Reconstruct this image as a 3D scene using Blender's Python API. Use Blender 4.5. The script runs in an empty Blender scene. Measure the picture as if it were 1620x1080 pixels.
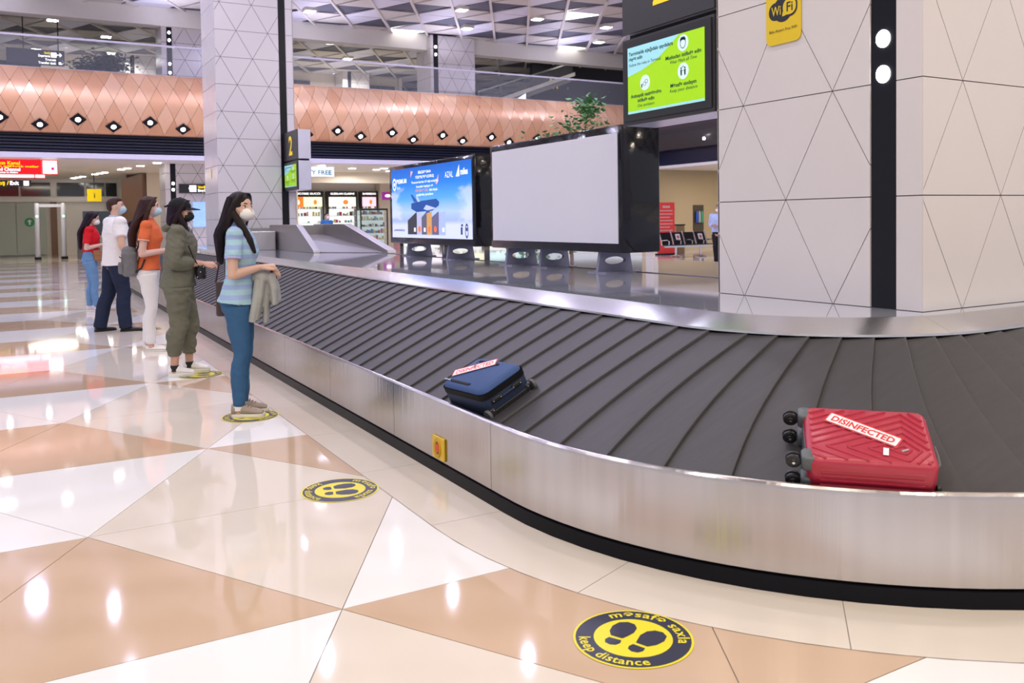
import bpy, bmesh, math, random
from mathutils import Vector, Matrix, noise
random.seed(7)
scene = bpy.context.scene
COL = scene.collection
PI = math.pi
# World axes: +x runs along the belt towards the near bend, +y from the waiting people across the belt, z up.

# ------------------------------------------------------------------ camera
def make_camera():
    pitch, roll, yaw = math.radians(-1.9), math.radians(0.85), math.radians(29.7)
    u = Vector((math.sin(yaw), -math.cos(yaw), 0)); n = Vector((math.cos(yaw), math.sin(yaw), 0))
    f = Vector((0, math.cos(pitch), math.sin(pitch))); up = Vector((0, -math.sin(pitch), math.cos(pitch))); r = Vector((1, 0, 0))
    c, s = math.cos(roll), math.sin(roll)
    r2 = c * r - s * up; u2 = c * up + s * r
    w = lambda v: Vector((v.dot(u), v.dot(n), v.z))
    r2, u2, f = w(r2), w(u2), w(f)
    cam = bpy.data.cameras.new('camera'); o = bpy.data.objects.new('camera', cam); COL.objects.link(o)
    m = Matrix.Identity(4)
    for i in range(3):
        m[i][0] = r2[i]; m[i][1] = u2[i]; m[i][2] = -f[i]
    m[0][3], m[1][3], m[2][3] = 0.0, -2.088, 1.5
    o.matrix_world = m
    cam.sensor_width = 36.0; cam.sensor_fit = 'HORIZONTAL'
    cam.lens = 1360 / 1620 * 36; cam.shift_y = -148 / 1620
    cam.clip_start = 0.05; cam.clip_end = 300
    cam.dof.use_dof = True; cam.dof.focus_distance = 6.0; cam.dof.aperture_fstop = 5.0
    scene.camera = o
make_camera()
scene.view_settings.view_transform = 'Standard'; scene.view_settings.look = 'None'
scene.view_settings.gamma = 1.0; scene.view_settings.use_curve_mapping = False
scene.view_settings.exposure = 0.06
scene.cycles.use_denoising = True
scene.cycles.max_bounces = 8
scene.cycles.caustics_reflective = False; scene.cycles.caustics_refractive = False
scene.cycles.sample_clamp_indirect = 6.0

# ------------------------------------------------------------------ light
wd = bpy.data.worlds.new('hall_fill'); scene.world = wd; wd.use_nodes = True  # even fill in place of the bright hall behind the camera
wd.node_tree.nodes['Background'].inputs[0].default_value = (0.86, 0.88, 1.0, 1)
wd.node_tree.nodes['Background'].inputs[1].default_value = 0.62
CEIL = 10.1
def lamp(name, loc, power, color, size, kind='AREA', spread=PI, rot=(0, 0, 0)):
    l = bpy.data.lights.new(name, kind); l.energy = power; l.color = color
    if kind == 'AREA':
        l.shape = 'DISK'; l.size = size; l.spread = spread
    else:
        l.shadow_soft_size = size
    o = bpy.data.objects.new(name, l); o.location = loc; o.rotation_euler = rot; COL.objects.link(o)
    return o
WARM, COOL, NEUT = (1.0, 0.90, 0.76), (0.80, 0.80, 1.0), (1.0, 0.96, 0.92)
LAMP_SPOTS = []
for i, x in enumerate((-27, -22.5, -18, -13.5, -9, -4.5, 0, 4.5, 9)):
    for j, y in enumerate((-9, -4.5, 0, 4.5, 9, 13.5)):
        LAMP_SPOTS.append((x + (0.9 if j % 2 else -0.9), y))
for x, y in LAMP_SPOTS:
    c = (0.76, 0.73, 1.0) if x < -12 else (0.95, 0.92, 1.0) if x < -3 else (1.0, 0.87, 0.70)
    lamp('downlight_lamp', (x, y, CEIL - 0.25), (105 if x < -12 else 85) if x < -3 else 115, c, 0.14)
# added uplights without fixtures that brighten the ceiling from the gallery edge
for y in (-3, 3, 9, 15, 21):
    lamp('ceiling_fill', (-35.2, y, 8.35), 60, (0.74, 0.74, 1.0), 1.2, rot=(PI, math.radians(25), 0))
# added blue-violet fill lights in front of the copper, to tint it
for y in (-2, 6, 14, 21):
    lamp('violet_fill', (-29.5, y, CEIL - 0.4), 260, (0.62, 0.62, 1.0), 0.45)
# ------------------------------------------------------------------ materials
MATS = {}
def M(name, col, rough=0.5, metal=0.0, var=0.06, scale=8.0, bump=0.0, bscale=60.0, stretch=None, spec=0.5, emit=0.0, trans=0.0, coat=0.0, aniso=0.0, alpha=1.0):
    if name in MATS: return MATS[name]
    m = bpy.data.materials.new(name); MATS[name] = m; m.use_nodes = True
    nt = m.node_tree; b = nt.nodes['Principled BSDF']
    c = (col[0], col[1], col[2], 1)
    b.inputs['Base Color'].default_value = c
    b.inputs['Roughness'].default_value = rough; b.inputs['Metallic'].default_value = metal
    b.inputs['Specular IOR Level'].default_value = spec
    b.inputs['Transmission Weight'].default_value = trans
    b.inputs['Coat Weight'].default_value = coat
    b.inputs['Anisotropic'].default_value = aniso
    b.inputs['Alpha'].default_value = alpha
    tc = nt.nodes.new('ShaderNodeTexCoord'); mp = nt.nodes.new('ShaderNodeMapping')
    nt.links.new(tc.outputs['Object'], mp.inputs[0])
    if stretch: mp.inputs['Scale'].default_value = stretch
    if var > 0:
        nz = nt.nodes.new('ShaderNodeTexNoise'); nz.inputs['Scale'].default_value = scale; nz.inputs['Detail'].default_value = 4
        nt.links.new(mp.outputs[0], nz.inputs['Vector'])
        mx = nt.nodes.new('ShaderNodeMix'); mx.data_type = 'RGBA'
        mx.inputs[6].default_value = tuple(max(0, v * (1 - var)) for v in col) + (1,)
        mx.inputs[7].default_value = tuple(min(1, v * (1 + var)) for v in col) + (1,)
        nt.links.new(nz.outputs[0], mx.inputs[0])
        nt.links.new(mx.outputs[2], b.inputs['Base Color'])
        if emit > 0: nt.links.new(mx.outputs[2], b.inputs['Emission Color'])
    if emit > 0:
        if var <= 0: b.inputs['Emission Color'].default_value = c
        b.inputs['Emission Strength'].default_value = emit
    if bump > 0:
        n2 = nt.nodes.new('ShaderNodeTexNoise'); n2.inputs['Scale'].default_value = bscale; n2.inputs['Detail'].default_value = 3
        nt.links.new(mp.outputs[0], n2.inputs['Vector'])
        bp = nt.nodes.new('ShaderNodeBump'); bp.inputs['Strength'].default_value = bump; bp.inputs['Distance'].default_value = 0.01
        nt.links.new(n2.outputs[0], bp.inputs['Height']); nt.links.new(bp.outputs[0], b.inputs['Normal'])
    return m
def E(name, col, strength, var=0.0):
    return M(name, col, 0.4, emit=strength, var=var, spec=0.2)

# ------------------------------------------------------------------ mesh helpers
class MB:
    def __init__(self): self.v = []; self.f = []; self.mi = []; self.cur = 0
    def add(self, vs, fs):
        o = len(self.v); self.v += [tuple(v) for v in vs]
        for f in fs: self.f.append([i + o for i in f]); self.mi.append(self.cur)
        return self
    def box(self, lo, hi, mat=None):
        x0, y0, z0 = lo; x1, y1, z1 = hi
        vs = [(x0, y0, z0), (x1, y0, z0), (x1, y1, z0), (x0, y1, z0), (x0, y0, z1), (x1, y0, z1), (x1, y1, z1), (x0, y1, z1)]
        if mat is not None: vs = [mat @ Vector(v) for v in vs]
        return self.add(vs, [(0, 3, 2, 1), (4, 5, 6, 7), (0, 1, 5, 4), (1, 2, 6, 5), (2, 3, 7, 6), (3, 0, 4, 7)])
    def rbox(self, lo, hi, r, seg=3, mat=None):
        """box with rounded vertical edges and softened top/bottom"""
        x0, y0, z0 = lo; x1, y1, z1 = hi
        b = r * 0.45
        rings = []
        for z, ins in ((z0, b), (z0 + b * 0.4, b * 0.35), (z0 + b, 0), (z1 - b, 0), (z1 - b * 0.4, b * 0.35), (z1, b)):
            rr = max(r - ins, r * 0.3); ring = []
            for cx, cy, a0 in ((x1 - ins - rr, y1 - ins - rr, 0), (x0 + ins + rr, y1 - ins - rr, 90), (x0 + ins + rr, y0 + ins + rr, 180), (x1 - ins - rr, y0 + ins + rr, 270)):
                for k in range(seg + 1):
                    a = math.radians(a0 + 90 * k / seg); ring.append(Vector((cx + rr * math.cos(a), cy + rr * math.sin(a), z)))
            rings.append(ring)
        if mat is not None: rings = [[mat @ p for p in r_] for r_ in rings]
        return self.loft(rings)
    def loft(self, rings, closed=True, caps=True):
        n = len(rings[0]); vs = [p for r in rings for p in r]; fs = []
        for i in range(len(rings) - 1):
            for j in range(n if closed else n - 1):
                k = (j + 1) % n
                fs.append((i * n + j, i * n + k, (i + 1) * n + k, (i + 1) * n + j))
        if caps:
            fs.append(tuple(reversed(range(n)))); fs.append(tuple(range((len(rings) - 1) * n, len(rings) * n)))
        return self.add(vs, fs)
    def tube(self, pts, rad, seg=10, side=None):
        """tapered tube; rad: number or list of numbers / (r_side, r_other)"""
        pts = [Vector(p) for p in pts]
        if not isinstance(rad, (list,)): rad = [rad] * len(pts)
        rings = []
        for i, p in enumerate(pts):
            t = (pts[min(i + 1, len(pts) - 1)] - pts[max(i - 1, 0)])
            if t.length < 1e-9: t = Vector((0, 0, 1))
            t.normalize()
            ref = Vector(side) if side is not None else (Vector((1, 0, 0)) if abs(t.x) < 0.8 else Vector((0, 1, 0)))
            a = (ref - t * ref.dot(t)).normalized(); b = t.cross(a)
            r = rad[i]; ra, rb = (r, r) if not isinstance(r, tuple) else r
            rings.append([p + a * (ra * math.cos(2 * PI * k / seg)) + b * (rb * math.sin(2 * PI * k / seg)) for k in range(seg)])
        return self.loft(rings)
    def capsule(self, pts, rad, seg=12, side=None):
        """tube with rounded ends"""
        pts = [Vector(p) for p in pts]
        if not isinstance(rad, (list,)): rad = [rad] * len(pts)
        def sc(r, k): return tuple(v * k for v in r) if isinstance(r, tuple) else r * k
        mx = lambda r: max(r) if isinstance(r, tuple) else r
        d0 = (pts[0] - pts[1]).normalized(); d1 = (pts[-1] - pts[-2]).normalized()
        P, Rr = [], []
        for k in (0.95, 0.8, 0.5): P.append(pts[0] + d0 * mx(rad[0]) * k); Rr.append(sc(rad[0], math.sqrt(1 - k * k)))
        P += pts; Rr += list(rad)
        for k in (0.5, 0.8, 0.95): P.append(pts[-1] + d1 * mx(rad[-1]) * k); Rr.append(sc(rad[-1], math.sqrt(1 - k * k)))
        return self.tube(P, Rr, seg, side)
    def ell(self, c, r, seg=16, rows=10, mat=None, zmin=-1.0, zmax=1.0):
        c = Vector(c); rings = []
        a0, a1 = math.asin(max(-0.9999, zmin)), math.asin(min(0.9999, zmax))
        for i in range(rows + 1):
            a = a0 + (a1 - a0) * i / rows
            cz, rr = math.sin(a), max(math.cos(a), 0.01)
            rings.append([Vector((r[0] * rr * math.cos(2 * PI * k / seg), r[1] * rr * math.sin(2 * PI * k / seg), r[2] * cz)) for k in range(seg)])
        if mat is not None: rings = [[mat @ p for p in q] for q in rings]
        return self.loft([[p + c for p in q] for q in rings])
    def lathe(self, prof, seg=20, mat=None):
        rings = [[Vector((r * math.cos(2 * PI * k / seg), r * math.sin(2 * PI * k / seg), z)) for k in range(seg)] for r, z in prof]
        if mat is not None: rings = [[mat @ p for p in q] for q in rings]
        return self.loft(rings)
    def prism(self, poly, z0, z1, mat=None):
        n = len(poly); vs = [Vector((p[0], p[1], z0)) for p in poly] + [Vector((p[0], p[1], z1)) for p in poly]
        if mat is not None: vs = [mat @ v for v in vs]
        fs = [tuple(reversed(range(n))), tuple(range(n, 2 * n))] + [(i, (i + 1) % n, n + (i + 1) % n, n + i) for i in range(n)]
        return self.add(vs, fs)
    def mesh(self, name, mats):
        me = bpy.data.meshes.new(name)
        me.from_pydata(self.v, [], self.f)
        if not isinstance(mats, (list, tuple)): mats = [mats]
        for m in mats: me.materials.append(m)
        me.polygons.foreach_set('material_index', self.mi)
        me.update()
        bm = bmesh.new(); bm.from_mesh(me); bmesh.ops.recalc_face_normals(bm, faces=bm.faces); bm.to_mesh(me); bm.free()
        return me
    def build(self, name, mats, parent=None, loc=None, smooth=False, bevel=0.0, mat=None, angle=40):
        me = self.mesh(name, mats)
        o = link(name, me, parent, loc, mat)
        if smooth: shade(me, angle)
        if bevel > 0:
            b = o.modifiers.new('bevel', 'BEVEL'); b.width = bevel; b.segments = 2; b.limit_method = 'ANGLE'; b.angle_limit = math.radians(40)
        return o
def shade(me, angle=40):
    me.polygons.foreach_set('use_smooth', [True] * len(me.polygons))
    try: me.set_sharp_from_angle(angle=math.radians(angle))
    except Exception: pass
def link(name, data, parent=None, loc=None, mat=None):
    o = bpy.data.objects.new(name, data); COL.objects.link(o)
    if parent is not None: o.parent = parent
    if mat is not None: o.matrix_local = mat
    if loc is not None: o.location = loc
    return o
def tag(o, label=None, cat=None, group=None, kind=None):
    if label: o['label'] = label
    if cat: o['category'] = cat
    if group: o['group'] = group
    if kind: o['kind'] = kind
    return o
def thing(name, label, cat, loc=(0, 0, 0), rz=0.0, group=None, mat=None):
    o = bpy.data.objects.new(name, None); o.empty_display_size = 0.1; COL.objects.link(o)
    o.location = loc; o.rotation_euler = (0, 0, rz)
    if mat is not None: o.matrix_world = mat
    return tag(o, label, cat, group)
def struct(o):
    o['kind'] = 'structure'; return o
def plane_mat(origin, xdir, ydir):
    """matrix whose local x,y span a plane and z is its normal"""
    x = Vector(xdir).normalized(); y = Vector(ydir); y = (y - x * y.dot(x)).normalized(); z = x.cross(y)
    m = Matrix.Identity(4)
    for i in range(3): m[i][0] = x[i]; m[i][1] = y[i]; m[i][2] = z[i]; m[i][3] = origin[i]
    return m
_tc = bpy.data.curves.new('lettering', 'FONT'); _to = bpy.data.objects.new('lettering', _tc)
def text_geo(s, size, bold=0.0, shear=0.0, align='CENTER', res=2, space=1.0):
    _tc.body = s; _tc.size = size; _tc.offset = bold * size; _tc.shear = shear; _tc.align_x = align; _tc.resolution_u = res; _tc.space_character = space
    COL.objects.link(_to); bpy.context.view_layer.update()
    dg = bpy.context.evaluated_depsgraph_get()
    me = bpy.data.meshes.new_from_object(_to.evaluated_get(dg))
    vs = [v.co.copy() for v in me.vertices]; fs = [tuple(p.vertices) for p in me.polygons]
    bpy.data.meshes.remove(me); COL.objects.unlink(_to)
    return vs, fs
def text(mb, s, size, x, y, z=0.0, bold=0.0, shear=0.0, align='CENTER', sx=1.0, fit=None, ring=None, space=1.0):
    """adds flat lettering to a mesh builder. ring=(radius, centre_angle, outward)"""
    vs, fs = text_geo(s, size, bold, shear, align, space=space)
    if fit and vs:
        w = max(v.x for v in vs) - min(v.x for v in vs); sx = fit / w
    out = []
    for v in vs:
        if ring:
            r, a0, outw = ring
            if outw: a = a0 - v.x * sx / r; rr = r + v.y
            else: a = a0 + v.x * sx / r; rr = r - v.y
            out.append((x + rr * math.cos(a), y + rr * math.sin(a), z))
        else: out.append((x + v.x * sx, y + v.y, z))
    return mb.add(out, fs)
def disc(mb, cx, cy, r, z=0.0, seg=40, r2=None, sy=1.0):
    p = [(cx + r * math.cos(2 * PI * k / seg), cy + sy * r * math.sin(2 * PI * k / seg), z) for k in range(seg)]
    if r2 is None: return mb.add(p, [tuple(range(seg))])
    q = [(cx + r2 * math.cos(2 * PI * k / seg), cy + sy * r2 * math.sin(2 * PI * k / seg), z) for k in range(seg)]
    return mb.add(p + q, [(k, (k + 1) % seg, seg + (k + 1) % seg, seg + k) for k in range(seg)])
def flat(mb, poly, z=0.0): return mb.add([(p[0], p[1], z) for p in poly], [tuple(range(len(poly)))])
def clip_poly(poly, x0, x1, y0, y1):
    def cut(ps, f):
        out = []
        for i in range(len(ps)):
            a, b = ps[i], ps[(i + 1) % len(ps)]; fa, fb = f(a), f(b)
            if fa >= 0: out.append(a)
            if (fa > 0 > fb) or (fa < 0 < fb):
                t = fa / (fa - fb); out.append((a[0] + (b[0] - a[0]) * t, a[1] + (b[1] - a[1]) * t))
        return out
    for f in (lambda p: p[0] - x0, lambda p: x1 - p[0], lambda p: p[1] - y0, lambda p: y1 - p[1]):
        if poly: poly = cut(poly, f)
    return poly
def inset(poly, d):
    """moves every edge of a convex polygon inwards"""
    n = len(poly); A = sum(poly[i][0] * poly[(i + 1) % n][1] - poly[(i + 1) % n][0] * poly[i][1] for i in range(n)) / 2
    if A < 0: poly = poly[::-1]; A = -A
    if A < 1e-5: return None
    lines = []
    for i in range(n):
        a, b = poly[i], poly[(i + 1) % n]; dx, dy = b[0] - a[0], b[1] - a[1]; L = math.hypot(dx, dy)
        if L < 1e-6: continue
        nx, ny = -dy / L, dx / L; lines.append((a[0] + nx * d, a[1] + ny * d, dx / L, dy / L))
    out = []
    for i in range(len(lines)):
        x1, y1, ax, ay = lines[i - 1]; x2, y2, bx, by = lines[i]
        den = ax * by - ay * bx
        if abs(den) < 1e-6: out.append((x2, y2)); continue
        t = ((x2 - x1) * by - (y2 - y1) * bx) / den; out.append((x1 + ax * t, y1 + ay * t))
    A2 = sum(out[i][0] * out[(i + 1) % len(out)][1] - out[(i + 1) % len(out)][0] * out[i][1] for i in range(len(out))) / 2
    if A2 <= 0 or A2 > A: return None
    return out
def rhombille(ap, aq):
    """triangles of a tumbling-block lattice: yields function (i,j,k) -> (points, rhombus class). ap: column step, aq: edge length along q"""
    pass
def lattice_tris(p0, q0, ap, aq, pr, qr):
    """columns at p0+ap*i; column nodes at q0 + aq*(j + (i odd)/2); edges run along q. Classes 0: long axis along p, 1/2: the two others"""
    i0, i1 = math.floor((pr[0] - p0) / ap) - 1, math.ceil((pr[1] - p0) / ap) + 1
    j0, j1 = math.floor((qr[0] - q0) / aq) - 2, math.ceil((qr[1] - q0) / aq) + 2
    # acute nodes: (i even, j) such that offset pattern repeats every 3 edges
    def acute(i, h):   # h in half edges
        return (h - 3 * (i % 2)) % 6 == 0 if True else False
    res = []
    for i in range(i0, i1):
        for h in range(2 * j0 - 1, 2 * j1 + 1):
            # node (i,h) is valid if h parity == i parity
            for base, apex in ((i, i + 1), (i + 1, i)):
                if (h + base) % 2: continue
                # edge from (base,h) to (base,h+2), apex (apex,h+1)
                ns = [(base, h), (base, h + 2), (apex, h + 1)]
                ac = [k for k in range(3) if acute(*ns[k])]
                if len(ac) != 1: continue
                a = ns[ac[0]]; o = [ns[k] for k in range(3) if k != ac[0]]
                mp, mq = (o[0][0] + o[1][0]) / 2 - a[0], (o[0][1] + o[1][1]) / 2 - a[1]
                if abs(mq) < 0.6: cl = 0
                elif mp * mq > 0: cl = 1
                else: cl = 2
                res.append(([(p0 + ap * x, q0 + aq * y / 2) for x, y in ns], cl))
    return res

# ------------------------------------------------------------------ materials of the setting
m_joint = M('floor_joint', (0.25, 0.22, 0.19), 0.6)
m_fcream = M('stone_cream', (0.73, 0.66, 0.57), 0.05, var=0.05, scale=1.6, spec=0.6)
m_fwhite = M('stone_white', (0.86, 0.85, 0.84), 0.045, var=0.02, scale=2.0, spec=0.6)
m_ftan = M('stone_tan', (0.59, 0.43, 0.30), 0.05, var=0.07, scale=1.8, spec=0.6)
m_panel = M('column_panel', (0.70, 0.66, 0.66), 0.22, var=0.02, scale=3, spec=0.5)
m_groove = M('dark_groove', (0.16, 0.14, 0.15), 0.6)
m_black = M('black_trim', (0.007, 0.007, 0.011), 0.25, spec=0.25)
m_led = E('led_white', (1.0, 0.98, 0.95), 14.0)
m_steel = M('brushed_steel', (0.62, 0.58, 0.57), 0.22, 1.0, var=0.12, scale=3.0, bump=0.10, bscale=7.0, stretch=(5, 5, 0.10), aniso=0.85)  # upright colour streaks imitate stretched reflections of ceiling lights
m_steel_dull = M('dull_steel', (0.42, 0.40, 0.40), 0.38, 1.0, var=0.05, scale=3.0)
m_apron = M('polished_steel', (0.66, 0.65, 0.66), 0.24, 1.0, var=0.04, scale=2.0, bump=0.05, bscale=6.0, stretch=(3, 3, 0.3), aniso=0.85)
def brush(m):
    # brushing runs horizontally round the surface, so highlights stretch up and down
    nt = m.node_tree; g = nt.nodes.new('ShaderNodeNewGeometry'); x = nt.nodes.new('ShaderNodeVectorMath'); x.operation = 'CROSS_PRODUCT'; x.inputs[0].default_value = (0, 0, 1)
    nt.links.new(g.outputs['Normal'], x.inputs[1]); b = nt.nodes['Principled BSDF']; nt.links.new(x.outputs[0], b.inputs['Tangent']); b.inputs['Anisotropic Rotation'].default_value = 0.25
m_kick = M('black_plinth', (0.005, 0.005, 0.008), 0.25, spec=0.15)
m_rubber = M('belt_rubber', (0.046, 0.043, 0.047), 0.55, var=0.22, scale=5.0, bump=0.12, bscale=30.0, stretch=(6.0, 0.7, 1.0))
m_rubber_dark = M('belt_bed', (0.012, 0.012, 0.013), 0.7)
m_deck = M('deck_gloss', (0.60, 0.62, 0.72), 0.05, 0.35, var=0.04, scale=2.0, spec=1.0, coat=0.6)
m_copper = [M('copper_panel_%s' % k, c, 0.42, 0.35, var=0.06, scale=2.5, spec=0.4) for k, c in (('a', (0.88, 0.52, 0.31)), ('b', (0.84, 0.48, 0.29)), ('c', (0.92, 0.58, 0.37)), ('d', (0.80, 0.44, 0.25)))]
m_copper_back = M('copper_joint', (0.42, 0.23, 0.14), 0.5)
m_navy = M('navy_slat', (0.010, 0.013, 0.045), 0.35)
m_lilac = M('lilac_band', (0.72, 0.70, 0.80), 0.4)
m_beige = M('beige_plaster', (0.74, 0.66, 0.54), 0.6, var=0.03)
m_offwhite = M('offwhite_plaster', (0.80, 0.76, 0.70), 0.6, var=0.03)
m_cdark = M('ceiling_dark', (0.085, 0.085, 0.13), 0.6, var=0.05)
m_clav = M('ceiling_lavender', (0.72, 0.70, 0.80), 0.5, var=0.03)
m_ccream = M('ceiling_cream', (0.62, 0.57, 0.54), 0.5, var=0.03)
m_crib = M('ceiling_rib', (0.70, 0.65, 0.62), 0.5)
m_cglow = E('ceiling_light_panel', (1.0, 0.98, 0.94), 2.4)
m_glass = M('clear_glass', (0.85, 0.90, 0.95), 0.02, var=0.0, spec=0.5, alpha=0.07)
m_greenglass = M('etched_green_glass', (0.42, 0.47, 0.40), 0.35, var=0.10, scale=40)
m_wood = M('brown_wood', (0.22, 0.12, 0.075), 0.4, var=0.15, scale=3, stretch=(8, 8, 0.6))
m_darkwall = M('dark_wall_unlit_copper', (0.035, 0.030, 0.038), 0.35)  # upper walls' own dark; on the right bulge, shade of unlit copper
m_darkglass = M('dark_window', (0.035, 0.045, 0.05), 0.08, spec=0.8)

brush(m_steel); brush(m_apron)
# ------------------------------------------------------------------ floor
R0, CX0, CX1, CY0, CY1 = 2.3, -23.3, -3.8, 2.3, 4.3
def loop(o, z, seg=18):
    """closed outline of the carousel, o metres inside its foot"""
    pts = []; r = R0 - o; n = 60
    for i in range(n): pts.append((CX0 + (CX1 - CX0) * i / n, o))
    for i in range(seg): a = -PI / 2 + PI / 2 * i / seg; pts.append((CX1 + r * math.cos(a), CY0 + r * math.sin(a)))
    for i in range(6): pts.append((CX1 + r, CY0 + (CY1 - CY0) * i / 6))
    for i in range(seg): a = PI / 2 * i / seg; pts.append((CX1 + r * math.cos(a), CY1 + r * math.sin(a)))
    for i in range(20): pts.append((CX1 + (CX0 - CX1) * i / 20, 2 * R0 + 2.0 - o))
    for i in range(seg): a = PI / 2 + PI / 2 * i / seg; pts.append((CX0 + r * math.cos(a), CY1 + r * math.sin(a)))
    for i in range(6): pts.append((CX0 - r, CY1 + (CY0 - CY1) * i / 6))
    for i in range(seg): a = PI + PI / 2 * i / seg; pts.append((CX0 + r * math.cos(a), CY0 + r * math.sin(a)))
    return [Vector((x, y, z)) for x, y in pts]
def sdist(x, y):
    """distance inside the carousel outline (positive inside)"""
    dx = max(CX0 - x, 0, x - CX1); dy = max(CY0 - y, 0, y - CY1)
    if dx == 0 and dy == 0: return R0
    if dx == 0 or dy == 0: return R0 - max(dx, dy)
    return R0 - math.hypot(dx, dy)
def build_floor():
    b = MB(); b.box((-62, -20, -0.2), (12, 44, -0.005))
    fl = struct(b.build('floor', m_joint))
    tris = lattice_tris(-3.19, -1.05, 1.39, 1.606, (-60, 10), (-18, 42))
    mats = [m_fcream, m_ftan, m_fwhite]
    cand = []
    for pts, cl in tris:
        cx = sum(p[0] for p in pts) / 3; cy = sum(p[1] for p in pts) / 3
        if min(sdist(*p) for p in pts) > -0.15: continue
        if not (-61 < cx < 11 and -19 < cy < 43): continue
        d = math.hypot(cx, cy + 2.09)
        # seen by the camera: in front and within the view wedge
        fx, fy = -0.869, 0.495; dep = cx * fx + (cy + 2.088) * fy; lat = cx * 0.495 + (cy + 2.088) * 0.869
        vis = dep > 1.0 and abs(lat) < dep * 0.72 + 1.2 and cy < 0.3
        cand.append((0 if vis else 1, d, pts, cl))
    cand.sort(key=lambda c: (c[0], c[1]))
    far = MB()
    for k, (nv, d, pts, cl) in enumerate(cand):
        q = inset(pts, 0.0022)
        if not q: continue
        if k < 290 and nv == 0:
            t = MB(); t.prism(q, -0.006, 0.0); t.build('floor_tile', mats[cl], fl)
        else:
            far.cur = cl; far.prism(q, -0.006, 0.0)
    o = far.build('floor_tile_field', mats, fl); o['kind'] = 'stuff'
    # curved border course around the carousel
    bb = MB(); o1, o2 = loop(-0.378, 0.0008), loop(0.25, 0.0008); n = len(o1)
    bb.add(o1 + o2, [(i, (i + 1) % n, n + (i + 1) % n, n + i) for i in range(n)])
    struct(bb.build('trim_1', m_joint))
    def arc_tile(s0, s1):
        pts_o, pts_i = [], []
        for k in range(7):
            s = s0 + (s1 - s0) * k / 6
            for lst, o_ in ((pts_o, -0.374), (pts_i, 0.24)):
                if s <= 0: lst.append((CX1 + s, o_))
                else:
                    a = min(s / 2.67, PI / 2); rest = s - 2.67 * PI / 2
                    x, y = CX1 + (R0 - o_) * math.sin(a), CY0 - (R0 - o_) * math.cos(a)
                    if rest > 0: y += rest
                    lst.append((x, y))
        t = MB(); poly = pts_o + pts_i[::-1]; m = len(pts_o)
        vs = [Vector((p[0], p[1], -0.004)) for p in poly] + [Vector((p[0], p[1], 0.0016)) for p in poly]; k = len(poly)
        fs = [(i, i + 1, k - 2 - i, k - 1 - i) for i in range(m - 1)]
        fs2 = [tuple(v + k for v in f) for f in fs] + [(i, (i + 1) % k, k + (i + 1) % k, k + i) for i in range(k)]
        t.add(vs, [tuple(reversed(f)) for f in fs] + fs2); t.build('border_tile', m_fcream, bpy.data.objects['trim_1'])
    s = -0.04 - 1.03 * 19
    while s < 6.0:
        arc_tile(s + 0.002, s + 1.03 - 0.002); s += 1.03
build_floor()

# ------------------------------------------------------------------ baggage carousel
def swept(name, prof, mat, parent, smooth=True):
    rings = [loop(o, z) for o, z in prof]; n = len(rings[0]); b = MB()
    vs = [p for r in rings for p in r]; fs = []
    for i in range(len(rings) - 1):
        for j in range(n): fs.append((i * n + j, i * n + (j + 1) % n, (i + 1) * n + (j + 1) % n, (i + 1) * n + j))
    b.add(vs, fs); return b.build(name, mat, parent, smooth=smooth, angle=30)
def at_path(s, o, z):
    """point s metres along the outer foot from the start of the near bend"""
    if s <= 0: return Vector((CX1 + s, o, z))
    a = s / R0
    if a <= PI / 2: return Vector((CX1 + (R0 - o) * math.sin(a), CY0 - (R0 - o) * math.cos(a), z))
    return Vector((CX1 + R0 - o, CY0 + (s - R0 * PI / 2), z))
def strip_part(name, s0, s1, prof, mat, parent, step=0.12, angle=30):
    k = max(2, int((s1 - s0) / step)) if s1 > 0 else 2
    rings = [[at_path(s0 + (s1 - s0) * i / k, o, z) for o, z in prof] for i in range(k + 1)]
    b = MB(); b.loft(rings, closed=True, caps=True); return b.build(name, mat, parent, smooth=True, angle=angle)
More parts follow.
